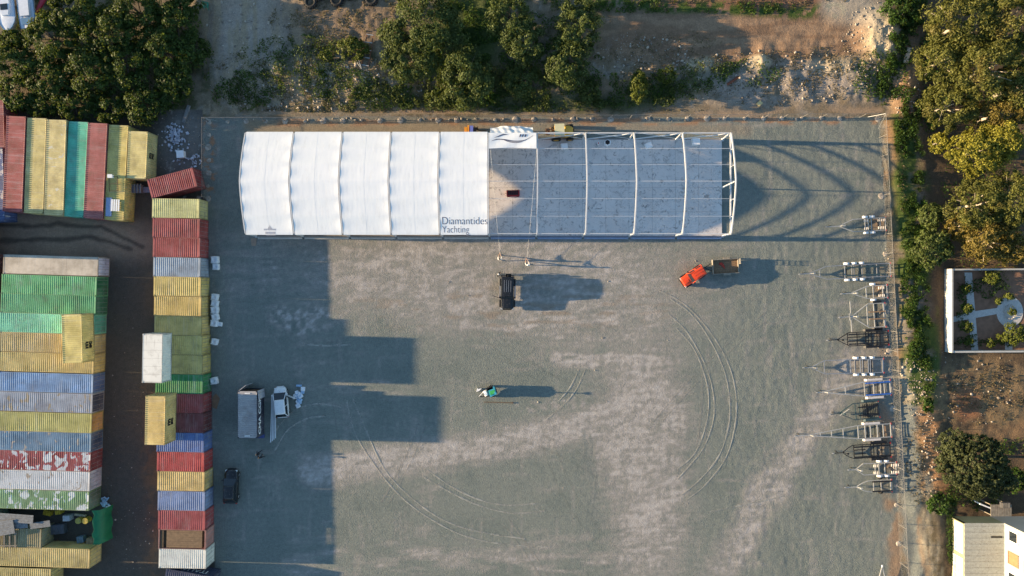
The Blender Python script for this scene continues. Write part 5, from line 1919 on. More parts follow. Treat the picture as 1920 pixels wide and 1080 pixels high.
def stance(lean=0.0, spread=0.3, back=0.0, hands=((0.35, 0.18, 1.15), (0.35, -0.18, 1.15)), side=0.0):
    px = -lean
    J = dict(pelvis=(px * 0.5 - back, 0, 0.95), chest=(px - back, side, 1.33), neck=(px - back + 0.02, side, 1.50), head=(px - back + 0.05, side, 1.63))
    for s, q in (('l', 1), ('r', -1)):
        J['shoulder_' + s] = (px - back, q * 0.20 + side, 1.43)
        hnd = hands[0 if q > 0 else 1]
        J['wrist_' + s] = hnd
        sh = Vector(J['shoulder_' + s]); mid = (sh + Vector(hnd)) / 2
        J['elbow_' + s] = tuple(mid + Vector((-0.02, q * 0.10, -0.10)))
        J['hip_' + s] = (px * 0.5 - back, q * 0.10, 0.90)
        fx = spread if q > 0 else -spread
        J['knee_' + s] = (px * 0.25 - back * 0.5 + fx * 0.55 + 0.05, q * 0.13, 0.5)
        J['ankle_' + s] = (fx, q * 0.15, 0.075)
        J['toe_' + s] = (fx + 0.17, q * 0.16, 0.045)
    return J


skin = paint('skin_tone', (0.42, 0.25, 0.17), 0.55, var=0.08)
shw = paint('white_shirt', (0.72, 0.71, 0.68), 0.8, var=0.06)
trs = paint('beige_trousers', (0.34, 0.30, 0.24), 0.85, var=0.1)
trd = paint('dark_trousers', (0.03, 0.03, 0.04), 0.85, var=0.15)
shd = paint('dark_shirt', (0.02, 0.02, 0.025), 0.85, var=0.15)
hr = paint('dark_hair', (0.02, 0.014, 0.01), 0.6, var=0.2)
hrw = paint('white_cap', (0.7, 0.7, 0.68), 0.6, var=0.05)
sho = paint('dark_shoe', (0.03, 0.025, 0.02), 0.6, var=0.1)
person('person in white pulling a rope towards the hall, the western of the two', P(937.5, 484), R(86), stance(0.12, 0.36, 0.1, ((0.42, 0.10, 1.25), (0.52, -0.02, 1.28))), (skin, shw, trs, hr, sho))
person('person in white pulling a rope towards the hall, the eastern of the two', P(988.5, 493.5), R(100), stance(0.18, 0.28, 0.15, ((0.40, 0.12, 1.3), (0.5, 0.0, 1.35))), (skin, shw, trd, hrw, sho))
person('person in dark clothes and white cap behind the black off roader', P(934, 514), R(-30), stance(-0.05, 0.12, 0, ((0.2, 0.32, 1.0), (0.35, -0.25, 1.05))), (skin, shd, trd, hrw, sho))
person('person in dark clothes nearest to the lone navy container', P(490, 847), R(200), stance(0.0, 0.2, 0, ((0.2, 0.35, 1.0), (0.1, -0.35, 0.95))), (skin, shd, trd, hr, sho))
person('person in dark clothes south of the other one by the navy container', P(494.5, 855), R(100), stance(-0.1, 0.15, 0, ((0.25, 0.3, 1.0), (0.25, -0.3, 1.0))), (skin, shd, trd, hr, sho))
ropem = paint('pale_rope', (0.62, 0.60, 0.55), 0.8, var=0.05)


def rope(name_pts, lab, r=0.011):
    o = MB().tube(name_pts, r, 5).build('pull_rope', ropem)
    tag(o, lab, 'rope', 'ropes from the fabric sheet')


def rp3(px, py, h):
    return (*P(px, py, h), h)


for a, m, b_, lab in (((920, 283, 4.3), (929, 385, 5.85), (937.6, 478, 1.27), 'pale rope from the fabric sheet to the western person in white'),
                      ((1006, 280, 4.3), (993, 385, 5.85), (988, 487, 1.32), 'pale rope from the fabric sheet to the eastern person in white')):
    A = Vector(rp3(*a)); B = Vector(rp3(*b_))
    pts = []
    for k in range(25):
        f = k / 24
        p = A.lerp(B, f)
        t_ = (p.y - TY0) / (TY1 - TY0)
        zmin = arch_h(min(1, max(0, t_))) + 0.14 if 0 <= t_ <= 1 else 0
        p.z = max(p.z - 0.25 * math.sin(math.pi * f), zmin)
        pts.append(p)
    rope(pts, lab)

# ------------------------------------------------------------------ walled garden and house to the east
def th(px, py):
    x, y = P(px, py)
    return float(terrain_h(x, y))


def plaster_mat():
    m, nt, b = _principled('stained_white_plaster')
    v = coords(nt)
    c = mixcol(nt, ramp(nt, noise(nt, v, 0.8, 5), 0.3, 0.7), (0.42, 0.41, 0.38), (0.50, 0.49, 0.46))
    c = mixcol(nt, ramp(nt, noise(nt, coords(nt, scale=(1, 1, 0.5)), 1.6, 6, 0.7), 0.55, 0.75, 0, 0.6), c, (0.24, 0.26, 0.20))
    nt.links.new(c, b.inputs['Base Color'])
    b.inputs['Roughness'].default_value = 0.9
    return m


PLAST = plaster_mat()
gw = tag(empty('garden_wall', P(1771, 585)), 'white plastered wall enclosing the small garden', 'wall')
gx0, gy0 = P(1771, 506); gx1, gy1 = P(1990, 658)
o_ = gw.location
Hw = 1.5
MB().box((0.1, (gy0 + gy1) / 2 - o_.y, Hw / 2), (0.2, gy0 - gy1 + 0.2, Hw)).build('west_wall', PLAST, gw)
for nm, y in (('north_wall', gy0), ('south_wall', gy1)):
    MB().box(((gx1 - gx0) / 2 + 0.2, y - o_.y, Hw / 2 - 0.02), (gx1 - gx0, 0.2, Hw - 0.04)).build(nm, PLAST, gw, rot=(0, 0, R(0.3)))
pth = paint('garden_path_gravel', (0.52, 0.49, 0.45), 0.95, var=0.15, scale=6, bump=0.3)
gb = MB().box(((gx0 + gx1) / 2 + 0.1, (gy0 + gy1) / 2, 0.005), (gx1 - gx0, gy0 - gy1, 0.03)).build('garden_bed', paint('garden_soil', (0.24, 0.13, 0.08), 0.95, var=0.25, scale=1.5, bump=0.6))
gb['kind'] = 'structure'
pm_ = MB()
a0 = P(1810, 512); a1 = P(1826, 658)
pm_.prism([P(1808, 511), P(1822, 511), P(1834, 657), P(1821, 657)], 0.02, 0.05)
pm_.build('garden_path', pth)['kind'] = 'structure'
pm_ = MB().prism([P(1786, 594), P(1830, 583), P(1872, 577), P(1872, 588), P(1830, 596), P(1786, 604)], 0.024, 0.055)
pm_.build('garden_path', pth)['kind'] = 'structure'
c_ = P(1893, 585)
pm_ = MB().prism([(c_[0] + 1.75 * math.cos(2 * math.pi * k / 28), c_[1] + 2.0 * math.sin(2 * math.pi * k / 28)) for k in range(28)], 0.028, 0.06)
pm_.build('garden_path', pth)['kind'] = 'structure'
pm_ = MB().prism([P(1884, 606), P(1896, 606), P(1898, 657), P(1884, 657)], 0.02, 0.05)
pm_.build('garden_path', pth)['kind'] = 'structure'
stone_e = paint('edging_stone', (0.45, 0.42, 0.38), 0.9, var=0.2)
ring = tag(empty('stone_ring', (*c_, 0.06)), 'ring of pale stones round the plant in the garden circle', 'stone ring')
for k in range(14):
    a = 2 * math.pi * k / 14
    MB().loft([[(0.13 * random.uniform(0.8, 1.2) * math.cos(q), 0.11 * random.uniform(0.8, 1.2) * math.sin(q), z) for q in [R(51.4 * i) for i in range(7)]] for z in (0, 0.12)]).build('stone', stone_e, ring, loc=(0.8 * math.cos(a), 0.9 * math.sin(a), 0))

WALLW = paint('house_plaster', (0.36, 0.355, 0.33), 0.85, var=0.05, scale=1.0, dirt=(0.4, 0.38, 0.33), dirt_amt=0.15)
hx, hy = P(1883, 981, 2.7)
house = tag(empty('white_house', (hx, hy, 0)), 'white plastered house in the bottom right corner', 'house')
MB().box((8, -8, 4.5), (16, 16, 9)).build('wall', WALLW, house)
MB().box((8, -8, 9.1), (16.4, 16.4, 0.2)).build('roof', paint('flat_roof', (0.35, 0.34, 0.33), 0.9), house)
for y, z0, z1, w, glz in ((-1.2, 3.6, 5.1, 1.3, 'w'), (-4.0, 3.5, 5.2, 1.5, 'b'), (-6.4, 3.5, 5.2, 1.2, 'w'), (-1.2, 6.3, 7.8, 1.3, 'w'), (-4.2, 6.3, 7.8, 1.4, 'b')):
    f = MB()
    for dy in (-w / 2, w / 2):
        f.box((-0.03, y + dy, (z0 + z1) / 2), (0.10, 0.10, z1 - z0 + 0.1))
    for z in (z0, z1):
        f.box((-0.04, y, z), (0.12, w + 0.1, 0.10))
    wo_ = f.build('window', WHITE if glz == 'w' else WOOD, house)
    MB().box((-0.02, y, (z0 + z1) / 2), (0.04, w - 0.08, z1 - z0 - 0.08)).build('pane', GLASS if glz == 'w' else paint('brown_shutter', (0.26, 0.16, 0.08), 0.6), wo_)
sh = tag(empty('lean_to', (hx - 5.0, hy, 0)), 'lean to with grey ribbed roof against the white house', 'shed')
cw = paint('cream_plaster', (0.26, 0.27, 0.17), 0.85, var=0.08)
MB().box((0.08, -6.5, 1.3), (0.16, 13, 2.6)).build('wall', cw, sh)
MB().box((2.5, -0.08, 1.3), (5.0, 0.16, 2.6)).build('wall', cw, sh)
rr = MB()
n = 34
for k in range(n):
    rr.box((2.45, -0.19 - k * 0.38, 2.68 + 0.045 * (k % 2)), (5.1, 0.372, 0.03))
rr.build('roof', paint('grey_sheet_roof', (0.38, 0.38, 0.33), 0.8, var=0.15, dirt_amt=0.25), sh)
lb_ = paint('pale_blue_panel', (0.22, 0.36, 0.46), 0.4, var=0.08)
w1 = MB().box((-0.02, -2.2, 1.45), (0.06, 3.8, 1.7)).build('window', WHITE, sh)
for k in range(4):
    MB().box((-0.04, -3.55 + k * 0.9, 1.45), (0.06, 0.82, 1.5)).build('pane', lb_, w1)
w2 = MB().box((-0.02, -6.4, 1.3), (0.06, 3.4, 1.9)).build('window', WHITE, sh)
for k in range(3):
    MB().box((-0.04, -7.5 + k * 1.08, 1.3), (0.06, 1.0, 1.7)).build('pane', paint('pale_grey_panel', (0.40, 0.41, 0.36), 0.5), w2)
MB().box((4.0, -1.75, 2.74), (1.4, 0.2, 0.06)).build('roof_slot', BLACKP, sh)
pg = tag(empty('plank_canopy', (*P(1877, 957, 2.6), 0)), 'weathered plank canopy north of the white house', 'canopy')
for k in range(9):
    MB().box((-1.2 + k * 0.3, 0, 2.6), (0.26, 1.5, 0.05)).build('plank', tim, pg)
for sx in (-1.1, 1.2):
    for sy in (-0.65, 0.65):
        MB().bar((sx, sy, 0), (sx, sy, 2.57), 0.1, 0.1).build('post', tim, pg)
bx_ = tag(empty('dark_crate', (*P(1885, 947, 2.9), 2.63)), 'dark crate on the weathered plank canopy', 'crate')
MB().box((0, 0, 0.2), (1.1, 0.7, 0.4)).build('body', paint('dark_grey', (0.06, 0.06, 0.065), 0.6), bx_)
for k in range(3):
    MB().box((-0.35 + k * 0.35, 0, 0.42), (0.3, 0.6, 0.03)).build('lid_board', tim, bx_)
o = MB().bar((-0.9, 0.35, 2.5), (0.9, -0.35, 2.5), 0.16, 0.12).box((0, 0, 1.2), (0.14, 0.14, 2.4)).build('roof_beam', WHITE, None, loc=(*P(1850, 950, 2.5), 0))
tag(o, 'white beam on a post beside the plank canopy', 'beam')

# ------------------------------------------------------------------ foliage
def leaves(C, Nn, size, rn, aspect=0.55, flop=0.6):
    """quads at C with rough normals Nn"""
    n = len(C)
    Nn = Nn + rn.normal(0, flop, (n, 3))
    Nn /= np.linalg.norm(Nn, axis=1, keepdims=True) + 1e-9
    A = np.cross(Nn, rn.normal(0, 1, (n, 3)))
    A /= np.linalg.norm(A, axis=1, keepdims=True) + 1e-9
    B = np.cross(Nn, A)
    s = (size * (0.6 + 0.8 * rn.random(n)))[:, None]
    a = A * s; b = B * s * aspect
    bend = Nn * s * 0.15
    V = np.stack([C - a - bend, C - b, C + a - bend, C + b], 1).reshape(-1, 3)
    F = np.arange(4 * n).reshape(n, 4)
    return V, F


def crown_points(rn, rx, ry, rz, n_lobe, per, lobe_r, low=-0.35, soft=False):
    Cs = []; Ns = []
    k = 0
    while k < n_lobe:
        d = rn.normal(0, 1, 3); d /= np.linalg.norm(d)
        if d[2] < low:
            continue
        f = 0.5 + 0.5 * rn.random() ** 0.5
        f *= 0.84 + 0.32 * vnoise(np.array([d[0] * 2.1 + rn.random() * 0.3 + 9]), np.array([d[1] * 2.1 + d[2]]), 5)[0]
        c = d * f * np.array([rx, ry, rz])
        r = lobe_r * (0.35 + 1.25 * rn.random() ** 2)
        q = rn.normal(0, 1, (per, 3)); q /= np.linalg.norm(q, axis=1, keepdims=True)
        q[:, 2] = np.abs(q[:, 2]) * 0.9 - 0.25 * (rn.random(per))
        rad = r * (1.15 * rn.random(per) ** 0.55 if soft else 0.5 + 0.5 * rn.random(per))
        Cs.append(c + q * rad[:, None] * np.array([1, 1, 0.8])); Ns.append(q + d * 0.4 + np.array([0, 0, 0.25]))
        k += 1
    return np.concatenate(Cs), np.concatenate(Ns)


BARK = paint('grey_brown_bark', (0.13, 0.10, 0.075), 0.95, var=0.3, scale=5, bump=0.5)
PBARK = paint('pale_gum_bark', (0.42, 0.36, 0.28), 0.8, var=0.25, scale=2)
LM = dict(
    carob=leaf_mat('carob_leaf', (0.018, 0.036, 0.006), (0.080, 0.125, 0.020)),
    olive=leaf_mat('olive_leaf', (0.040, 0.062, 0.012), (0.135, 0.165, 0.045)),
    bush=leaf_mat('bush_leaf', (0.024, 0.055, 0.008), (0.08, 0.15, 0.018)),
    euca=leaf_mat('gum_leaf', (0.075, 0.082, 0.016), (0.205, 0.205, 0.05), (0.15, 0.115, 0.035), 0.25),
    rust=leaf_mat('rusty_gum_leaf', (0.11, 0.085, 0.018), (0.27, 0.205, 0.05)),
    lime=leaf_mat('lime_leaf', (0.16, 0.155, 0.018), (0.36, 0.33, 0.05)),
    pine=leaf_mat('pine_needle', (0.032, 0.044, 0.016), (0.11, 0.122, 0.048)),
    citrus=leaf_mat('citrus_leaf', (0.045, 0.065, 0.010), (0.17, 0.19, 0.028)),
    vine=leaf_mat('vine_leaf', (0.016, 0.038, 0.006), (0.06, 0.12, 0.016)),
    dry=leaf_mat('dry_weed', (0.10, 0.075, 0.04), (0.24, 0.19, 0.11)),
)


def tree(label, px, py, rpx, H, kind, cat='tree', rpy=None, dens=1.0, group=None, leaf=0.17, name=None, trunk=True, lobe=None, seed=None, bark=None, low=-0.35, extra=()):
    """crown centre seen at px,py; rpx crown radius in px; H total height"""
    zc = H * 0.62
    base_h = th(px, py)
    x, y = P(px, py, zc + base_h)
    k = PPM * CAM_H / (CAM_H - zc)
    rx = rpx / k; ry = (rpy or rpx) / k; rz = H * 0.38
    rn = np.random.default_rng(int(px * 7 + py * 13 + (seed or 0)))
    t = tag(empty(name or {'pine': 'cypress_tree', 'euca': 'eucalyptus_tree', 'rust': 'eucalyptus_tree', 'lime': 'lime_tree'}.get(kind, 'tree'), (x, y, base_h - 0.05), 0.0), label, cat, group)
    area = math.pi * rx * ry + math.pi * (rx + ry) * rz * 0.8
    leaf = leaf * 0.86
    lr = lobe or max(0.26, 0.23 * (rx * ry) ** 0.5)
    nl = int(max(14, 2.6 * area / (lr * lr * math.pi)))
    per = int(max(12, dens * 3.6 * lr * lr / (leaf * leaf)))
    soft = kind in ('euca', 'rust', 'lime')
    if soft:
        lr *= 0.8; nl = int(nl * 1.25)
    C, Nn = crown_points(rn, rx * 0.92, ry * 0.92, rz, nl, per, lr, low, soft)
    for ex, ey, er in extra:
        C2, N2 = crown_points(rn, er / k, er / k, rz * 0.7, int(nl * er * er / (rpx * rpx) + 6), per, lr, low, soft)
        C = np.concatenate([C, C2 + np.array([ex / k, -ey / k, -0.25 * rz])]); Nn = np.concatenate([Nn, N2])
    C[:, 2] += zc
    C[:, 2] = np.maximum(C[:, 2], 0.05)
    V, F = leaves(C, Nn, leaf, rn, 0.42 if soft else 0.55, 1.1 if soft else 0.6)
    put('crown', np_mesh('crown', V, F), LM[kind], t)
    b = MB()
    bk = bark or BARK
    if trunk:
        r0 = 0.05 * H * 0.6 + 0.04
        b.tube([(0, 0, -0.1), (0.03 * H, 0.02 * H, H * 0.25), (0, 0, zc), (0.05, 0, zc + rz * 0.6)], r0, 8, radii=[r0, r0 * 0.8, r0 * 0.5, r0 * 0.15])
        b.build('trunk', bk, t, True)
        lb_2 = MB()
        for q in range(6):
            a = 2 * math.pi * q / 6 + rn.uniform(-0.4, 0.4)
            f = rn.uniform(0.6, 0.95)
            lb_2.tube([(0, 0, H * 0.3 + q * 0.04 * H), (rx * 0.4 * f * math.cos(a), ry * 0.4 * f * math.sin(a), zc + rz * 0.05), (rx * f * math.cos(a), ry * f * math.sin(a), zc + rz * rn.uniform(0.1, 0.55))],
                      r0 * 0.3, 6, radii=[r0 * 0.5, r0 * 0.28, r0 * 0.06])
        lb_2.build('limb', bk, t, True)
    return t


# north-western grove
GN = 'dark trees of the north western grove'
NWT = [(30, 110, 42, 3.6), (95, 70, 48, 4.4), (140, 25, 50, 4.6), (205, 60, 50, 4.6), (255, 20, 46, 4.4), (330, 45, 46, 4.0), (305, 95, 50, 4.0), (365, 95, 28, 2.8), (235, 120, 46, 4.0),
       (165, 130, 46, 4.0), (95, 150, 44, 3.4), (30, 175, 38, 2.8), (80, 195, 30, 2.3), (140, 190, 36, 2.6), (205, 200, 36, 2.4), (268, 195, 40, 2.6), (330, 150, 36, 2.8), (318, 180, 24, 2.0), (345, 10, 30, 3.0), (20, 85, 30, 2.6)]
NWL = ['dark tree at the left edge below the moored boats', 'broad dark tree just right of the moored boats', 'dark tree at the top edge near the red kayak',
       'dark tree in the upper middle of the north western grove', 'dark tree at the top edge in the middle of the grove', 'tree at the upper right of the north western grove',
       'broad lit tree on the right side of the north western grove', 'small tree on the right rim of the grove by the pale track', 'dark tree in the centre of the north western grove',
       'dark tree left of the centre of the north western grove', 'dark tree in the left half of the grove, lower row', 'low tree at the left edge above the dark red container',
       'low tree above the long yellow containers', 'low tree above the teal container', 'low tree above the dull red container', 'low tree above the short yellow container',
       'tree at the lower right corner of the grove', 'small bush at the lower right tip of the grove', 'small tree at the top right end of the grove', 'small tree touching the boat stern at the left edge']
for (px, py, r, H), lab in zip(NWT, NWL):
    tree(lab, px, py, r * 1.05, H, 'carob', group=GN)
# central clump north of the hall
GC = 'trees north of the hall'
for px, py, rx, ry, H, kd, lab in (
        (790, 45, 66, 58, 3.4, 'olive', 'largest olive green tree north of the covered hall'), (770, 110, 48, 36, 2.6, 'olive', 'olive green tree below the largest one beside the rusty ladder'),
        (875, 140, 38, 52, 3.0, 'olive', 'tall narrow olive tree above the hall middle'), (955, 30, 38, 42, 3.4, 'olive', 'olive tree at the top edge north of the fabric sheet'),
        (985, 78, 34, 34, 3.0, 'olive', 'olive tree south east of the top edge one'), (1085, 50, 36, 46, 3.2, 'olive', 'upright olive tree beside the brown field'),
        (1060, 120, 34, 42, 3.0, 'olive', 'olive tree between the field corner and the fence'), (985, 150, 36, 30, 1.8, 'olive', 'low scrubby bush in the middle of the northern clump'),
        (1105, 172, 20, 20, 1.6, 'olive', 'small olive bush near the fence below the field corner'), (1125, 195, 12, 10, 0.9, 'olive', 'tiny bush at the fence north of the bare hall frame'),
        (830, 185, 26, 18, 1.4, 'olive', 'low bush at the foot of the bank above the covered hall'), (905, 182, 26, 14, 1.2, 'bush', 'green bush at the fence above the hall middle'),
        (660, 93, 26, 20, 1.2, 'citrus', 'bright yellow green bush left of the rusty ladder'), (612, 104, 16, 10, 0.7, 'citrus', 'small yellow green bush at the edge of the spoil')):
    q_ = 1.22 if rx > 25 else 1.05
    tree(lab, px, py, rx * q_, H, kd, rpy=ry * q_, group=GC, leaf=0.15)
tree('dense upright yellow green cypress beside the fence', 1197, 162, 17, 2.6, 'citrus', rpy=34, group=None, name='cypress_tree', dens=1.4, leaf=0.12, lobe=0.3)
tree('sparse yellow green shrub east of the upright cypress', 1250, 140, 20, 1.3, 'citrus', rpy=16, name='shrub', cat='shrub')
# gum trees on the east side
GE = 'gum trees on the east side'
for px, py, rx, ry, H, kd, lab in (
        (1800, 45, 70, 55, 7.5, 'euca', 'gum tree at the top edge left of the corner'), (1895, 40, 60, 60, 8.0, 'euca', 'gum tree in the top right corner'),
        (1765, 115, 52, 48, 6.0, 'euca', 'gum tree nearest to the white topped post'), (1850, 130, 70, 60, 8.0, 'euca', 'large gum tree in the middle of the upper eastern stand'),
        (1915, 160, 50, 55, 7.5, 'euca', 'gum tree at the right edge of the upper eastern stand'), (1775, 200, 56, 48, 6.0, 'euca', 'gum tree level with the fence corner'),
        (1870, 215, 60, 30, 6.5, 'rust', 'brown tinged gum tree above the lime tree'), (1830, 285, 62, 50, 6.2, 'lime', 'bright lime yellow tree in the eastern stand'),
        (1870, 265, 44, 44, 6.6, 'lime', 'second lime yellow tree, right and higher'), (1760, 268, 20, 20, 3.2, 'lime', 'small lime yellow tree at the edge of the stand'),
        (1830, 385, 56, 50, 6.0, 'euca', 'olive gum tree below the lime yellow trees'), (1895, 375, 46, 60, 6.6, 'euca', 'gum tree at the right edge below the lime trees'),
        (1850, 450, 52, 46, 5.6, 'rust', 'rusty brown gum tree above the garden wall'), (1895, 465, 40, 34, 5.0, 'rust', 'rusty brown gum tree at the right edge above the garden'),
        (1795, 425, 26, 26, 4.0, 'rust', 'small rusty gum tree left of the others above the garden'),
        (1745, 465, 40, 38, 3.6, 'olive', 'grey green tree between the fence and the garden corner'), (1745, 405, 26, 26, 2.6, 'olive', 'dark olive tree above the grey green one by the fence')):
    tree(lab, px, py, rx, H, kd, rpy=ry, group=GE, leaf=0.165, bark=PBARK if kd in ('euca', 'rust', 'lime') else None)
# big cypress in the south east: tufted crown
tree('large dense dark conifer south of the brown field', 1822, 868, 72, 6.0, 'pine', rpy=60, dens=1.5, leaf=0.14, lobe=0.30, low=-0.1, extra=((42, 28, 38), (66, 34, 22), (-30, -34, 30), (10, 44, 26)))
# garden and roadside shrubs
GG = 'shrubs inside the walled garden'
for px, py, r, H, lab in ((1812, 541, 9, 1.3, 'citrus shrub nearest the north wall inside the garden'), (1812, 578, 12, 1.4, 'citrus shrub beside the path crossing in the garden'),
                          (1812, 613, 12, 1.4, 'citrus shrub just below the path crossing in the garden'), (1817, 640, 8, 1.1, 'smallest citrus shrub beside the garden path'),
                          (1862, 520, 15, 1.6, 'round citrus shrub at the top of the garden'), (1857, 643, 9, 1.0, 'round shrub alone in the lower garden bed'),
                          (1903, 625, 22, 1.8, 'large yellow green shrub at the right of the garden'), (1893, 556, 8, 0.8, 'low shrub above the garden circle'), (1873, 565, 7, 0.8, 'low shrub left of the garden circle'),
                          (1898, 585, 8, 0.9, 'plant in the middle of the garden circle'), (1878, 634, 10, 0.9, 'small shrub left of the large one in the garden')):
    tree(lab, px, py, r, H, 'citrus', cat='shrub', group=GG, name='garden_shrub', leaf=0.11, trunk=True)
for px, py, rx, ry, H, lab in ((1765, 945, 28, 22, 1.8, 'green bush left of the white house'), (1718, 655, 16, 14, 1.0, 'green bush at the bank foot below the garden wall'), (1690, 20, 40, 30, 2.2, 'thick green bush at the top of the eastern track'),
                               (1740, 760, 12, 16, 0.9, 'small green bush beside the pale rubble by the fence'), (1905, 900, 18, 26, 1.6, 'dark bush right of the large conifer')):
    tree(lab, px, py, rx, H, 'vine', rpy=ry, cat='bush', name='bush', group='bushes on the eastern bank')

# ground cover: creepers, weeds, grass
def scatter(name, label, areas, kind, leaf, per_m2, h0=0.05, h1=0.35, seed=0):
    rn = np.random.default_rng(900 + seed)
    Cs = []
    for cx, cy, rx, ry, ang, dn in areas:
        x0, y0 = P(cx, cy)
        A = rx / PPM; B = ry / PPM
        n = int(math.pi * A * B * per_m2 * dn)
        r = np.sqrt(rn.random(n)); a = rn.random(n) * 2 * np.pi
        dx = r * np.cos(a) * A; dy = r * np.sin(a) * B
        c, s = math.cos(R(-ang)), math.sin(R(-ang))
        X = x0 + dx * c - dy * s; Y = y0 + dx * s + dy * c
        g = fbm(X * 0.9, Y * 0.9, 33 + seed, 4)
        keep = g > 0.40 + 0.15 * r + 0.12 * (rn.random(n) - 0.5)
        X, Y, g = X[keep], Y[keep], g[keep]
        Z = terrain_h(X, Y) + h0 + (h1 - h0) * rn.random(len(X)) * np.clip((g - 0.35) * 4, 0.1, 1)
        Cs.append(np.stack([X, Y, Z], 1))
    C = np.concatenate(Cs)
    V, F = leaves(C, np.tile(np.array([0, 0, 1.0]), (len(C), 1)), leaf, rn, 0.5, 0.75)
    o = put(name, np_mesh(name, V, F), LM[kind])
    tag(o, label, name.split('_')[-1], None, 'stuff')
    return o


scatter('creeper', 'green creepers covering the bank beyond the east fence',
        [(1692, 250, 20, 60, 0, 1), (1705, 330, 28, 75, 0, 1.2), (1715, 440, 30, 70, 0, 1.2), (1712, 560, 28, 75, 0, 1.4), (1720, 640, 28, 60, 0, 1.2), (1845, 640, 60, 14, 0, 0.5), (1850, 540, 40, 20, 0, 0.4), (1800, 560, 10, 60, 0, 0.5), (1735, 700, 14, 40, 0, 1),
         (1690, 60, 34, 90, 20, 1.1), (1660, 155, 26, 40, 0, 0.8), (1740, 150, 30, 100, 0, 0.8), (1700, 210, 20, 60, 0, 0.7)], 'vine', 0.13, 150, 0.05, 0.7, 1)
scatter('grass', 'green grass between the trees north of the hall',
        [(890, 50, 70, 70, 0, 1), (880, 130, 120, 60, 0, 0.8), (1030, 60, 60, 80, 0, 0.8), (1200, 18, 110, 14, 0, 1), (1380, 22, 110, 12, 0, 0.9), (1290, 165, 90, 26, -15, 0.8), (960, 200, 230, 10, 0, 0.8),
         (580, 110, 110, 40, 0, 0.7), (470, 170, 70, 34, 0, 1.1), (640, 165, 80, 30, 0, 0.9), (820, 100, 90, 90, 0, 1.0), (1010, 130, 120, 60, 0, 1.0), (1180, 170, 90, 30, 0, 1.0), (720, 185, 120, 22, 0, 0.9), (1400, 140, 60, 26, 0, 0.7), (1640, 150, 50, 50, 0, 0.8), (1900, 840, 50, 20, 0, 0.6), (1780, 1000, 10, 60, 0, 0.8), (1820, 920, 60, 40, 0, 0.7), (30, 60, 60, 50, 0, 0.7), (230, 120, 180, 100, 0, 0.5), (1850, 300, 90, 250, 0, 0.25)], 'bush', 0.11, 85, 0.02, 0.35, 2)
scatter('dry_weeds', 'dry brown weeds on the spoil banks round the yard',
        [(640, 45, 130, 55, 0, 1.3), (560, 150, 180, 60, 0, 1.2), (1450, 150, 200, 50, 0, 0.7), (1250, 120, 120, 60, 0, 0.6), (760, 175, 120, 26, 0, 0.9), (1560, 130, 100, 40, 0, 0.6), (1715, 860, 20, 90, 0, 0.7), (1850, 740, 80, 60, 0, 0.8), (1400, 8, 180, 12, 0, 0.8), (1690, 300, 12, 100, 0, 0.8), (900, 207, 480, 5, 0, 1)], 'dry', 0.10, 40, 0.01, 0.16, 3)

scatter('low_scrub', 'low olive scrub on the bank north of the yard',
        [(560, 120, 110, 50, 0, 0.4), (700, 185, 120, 24, 0, 1), (850, 160, 130, 50, 0, 1.1), (1000, 170, 130, 40, 0, 1.1), (1200, 180, 100, 26, 0, 0.9), (1300, 150, 60, 26, -10, 0.8), (450, 180, 50, 30, 0, 0.7)], 'olive', 0.12, 70, 0.05, 0.55, 4)

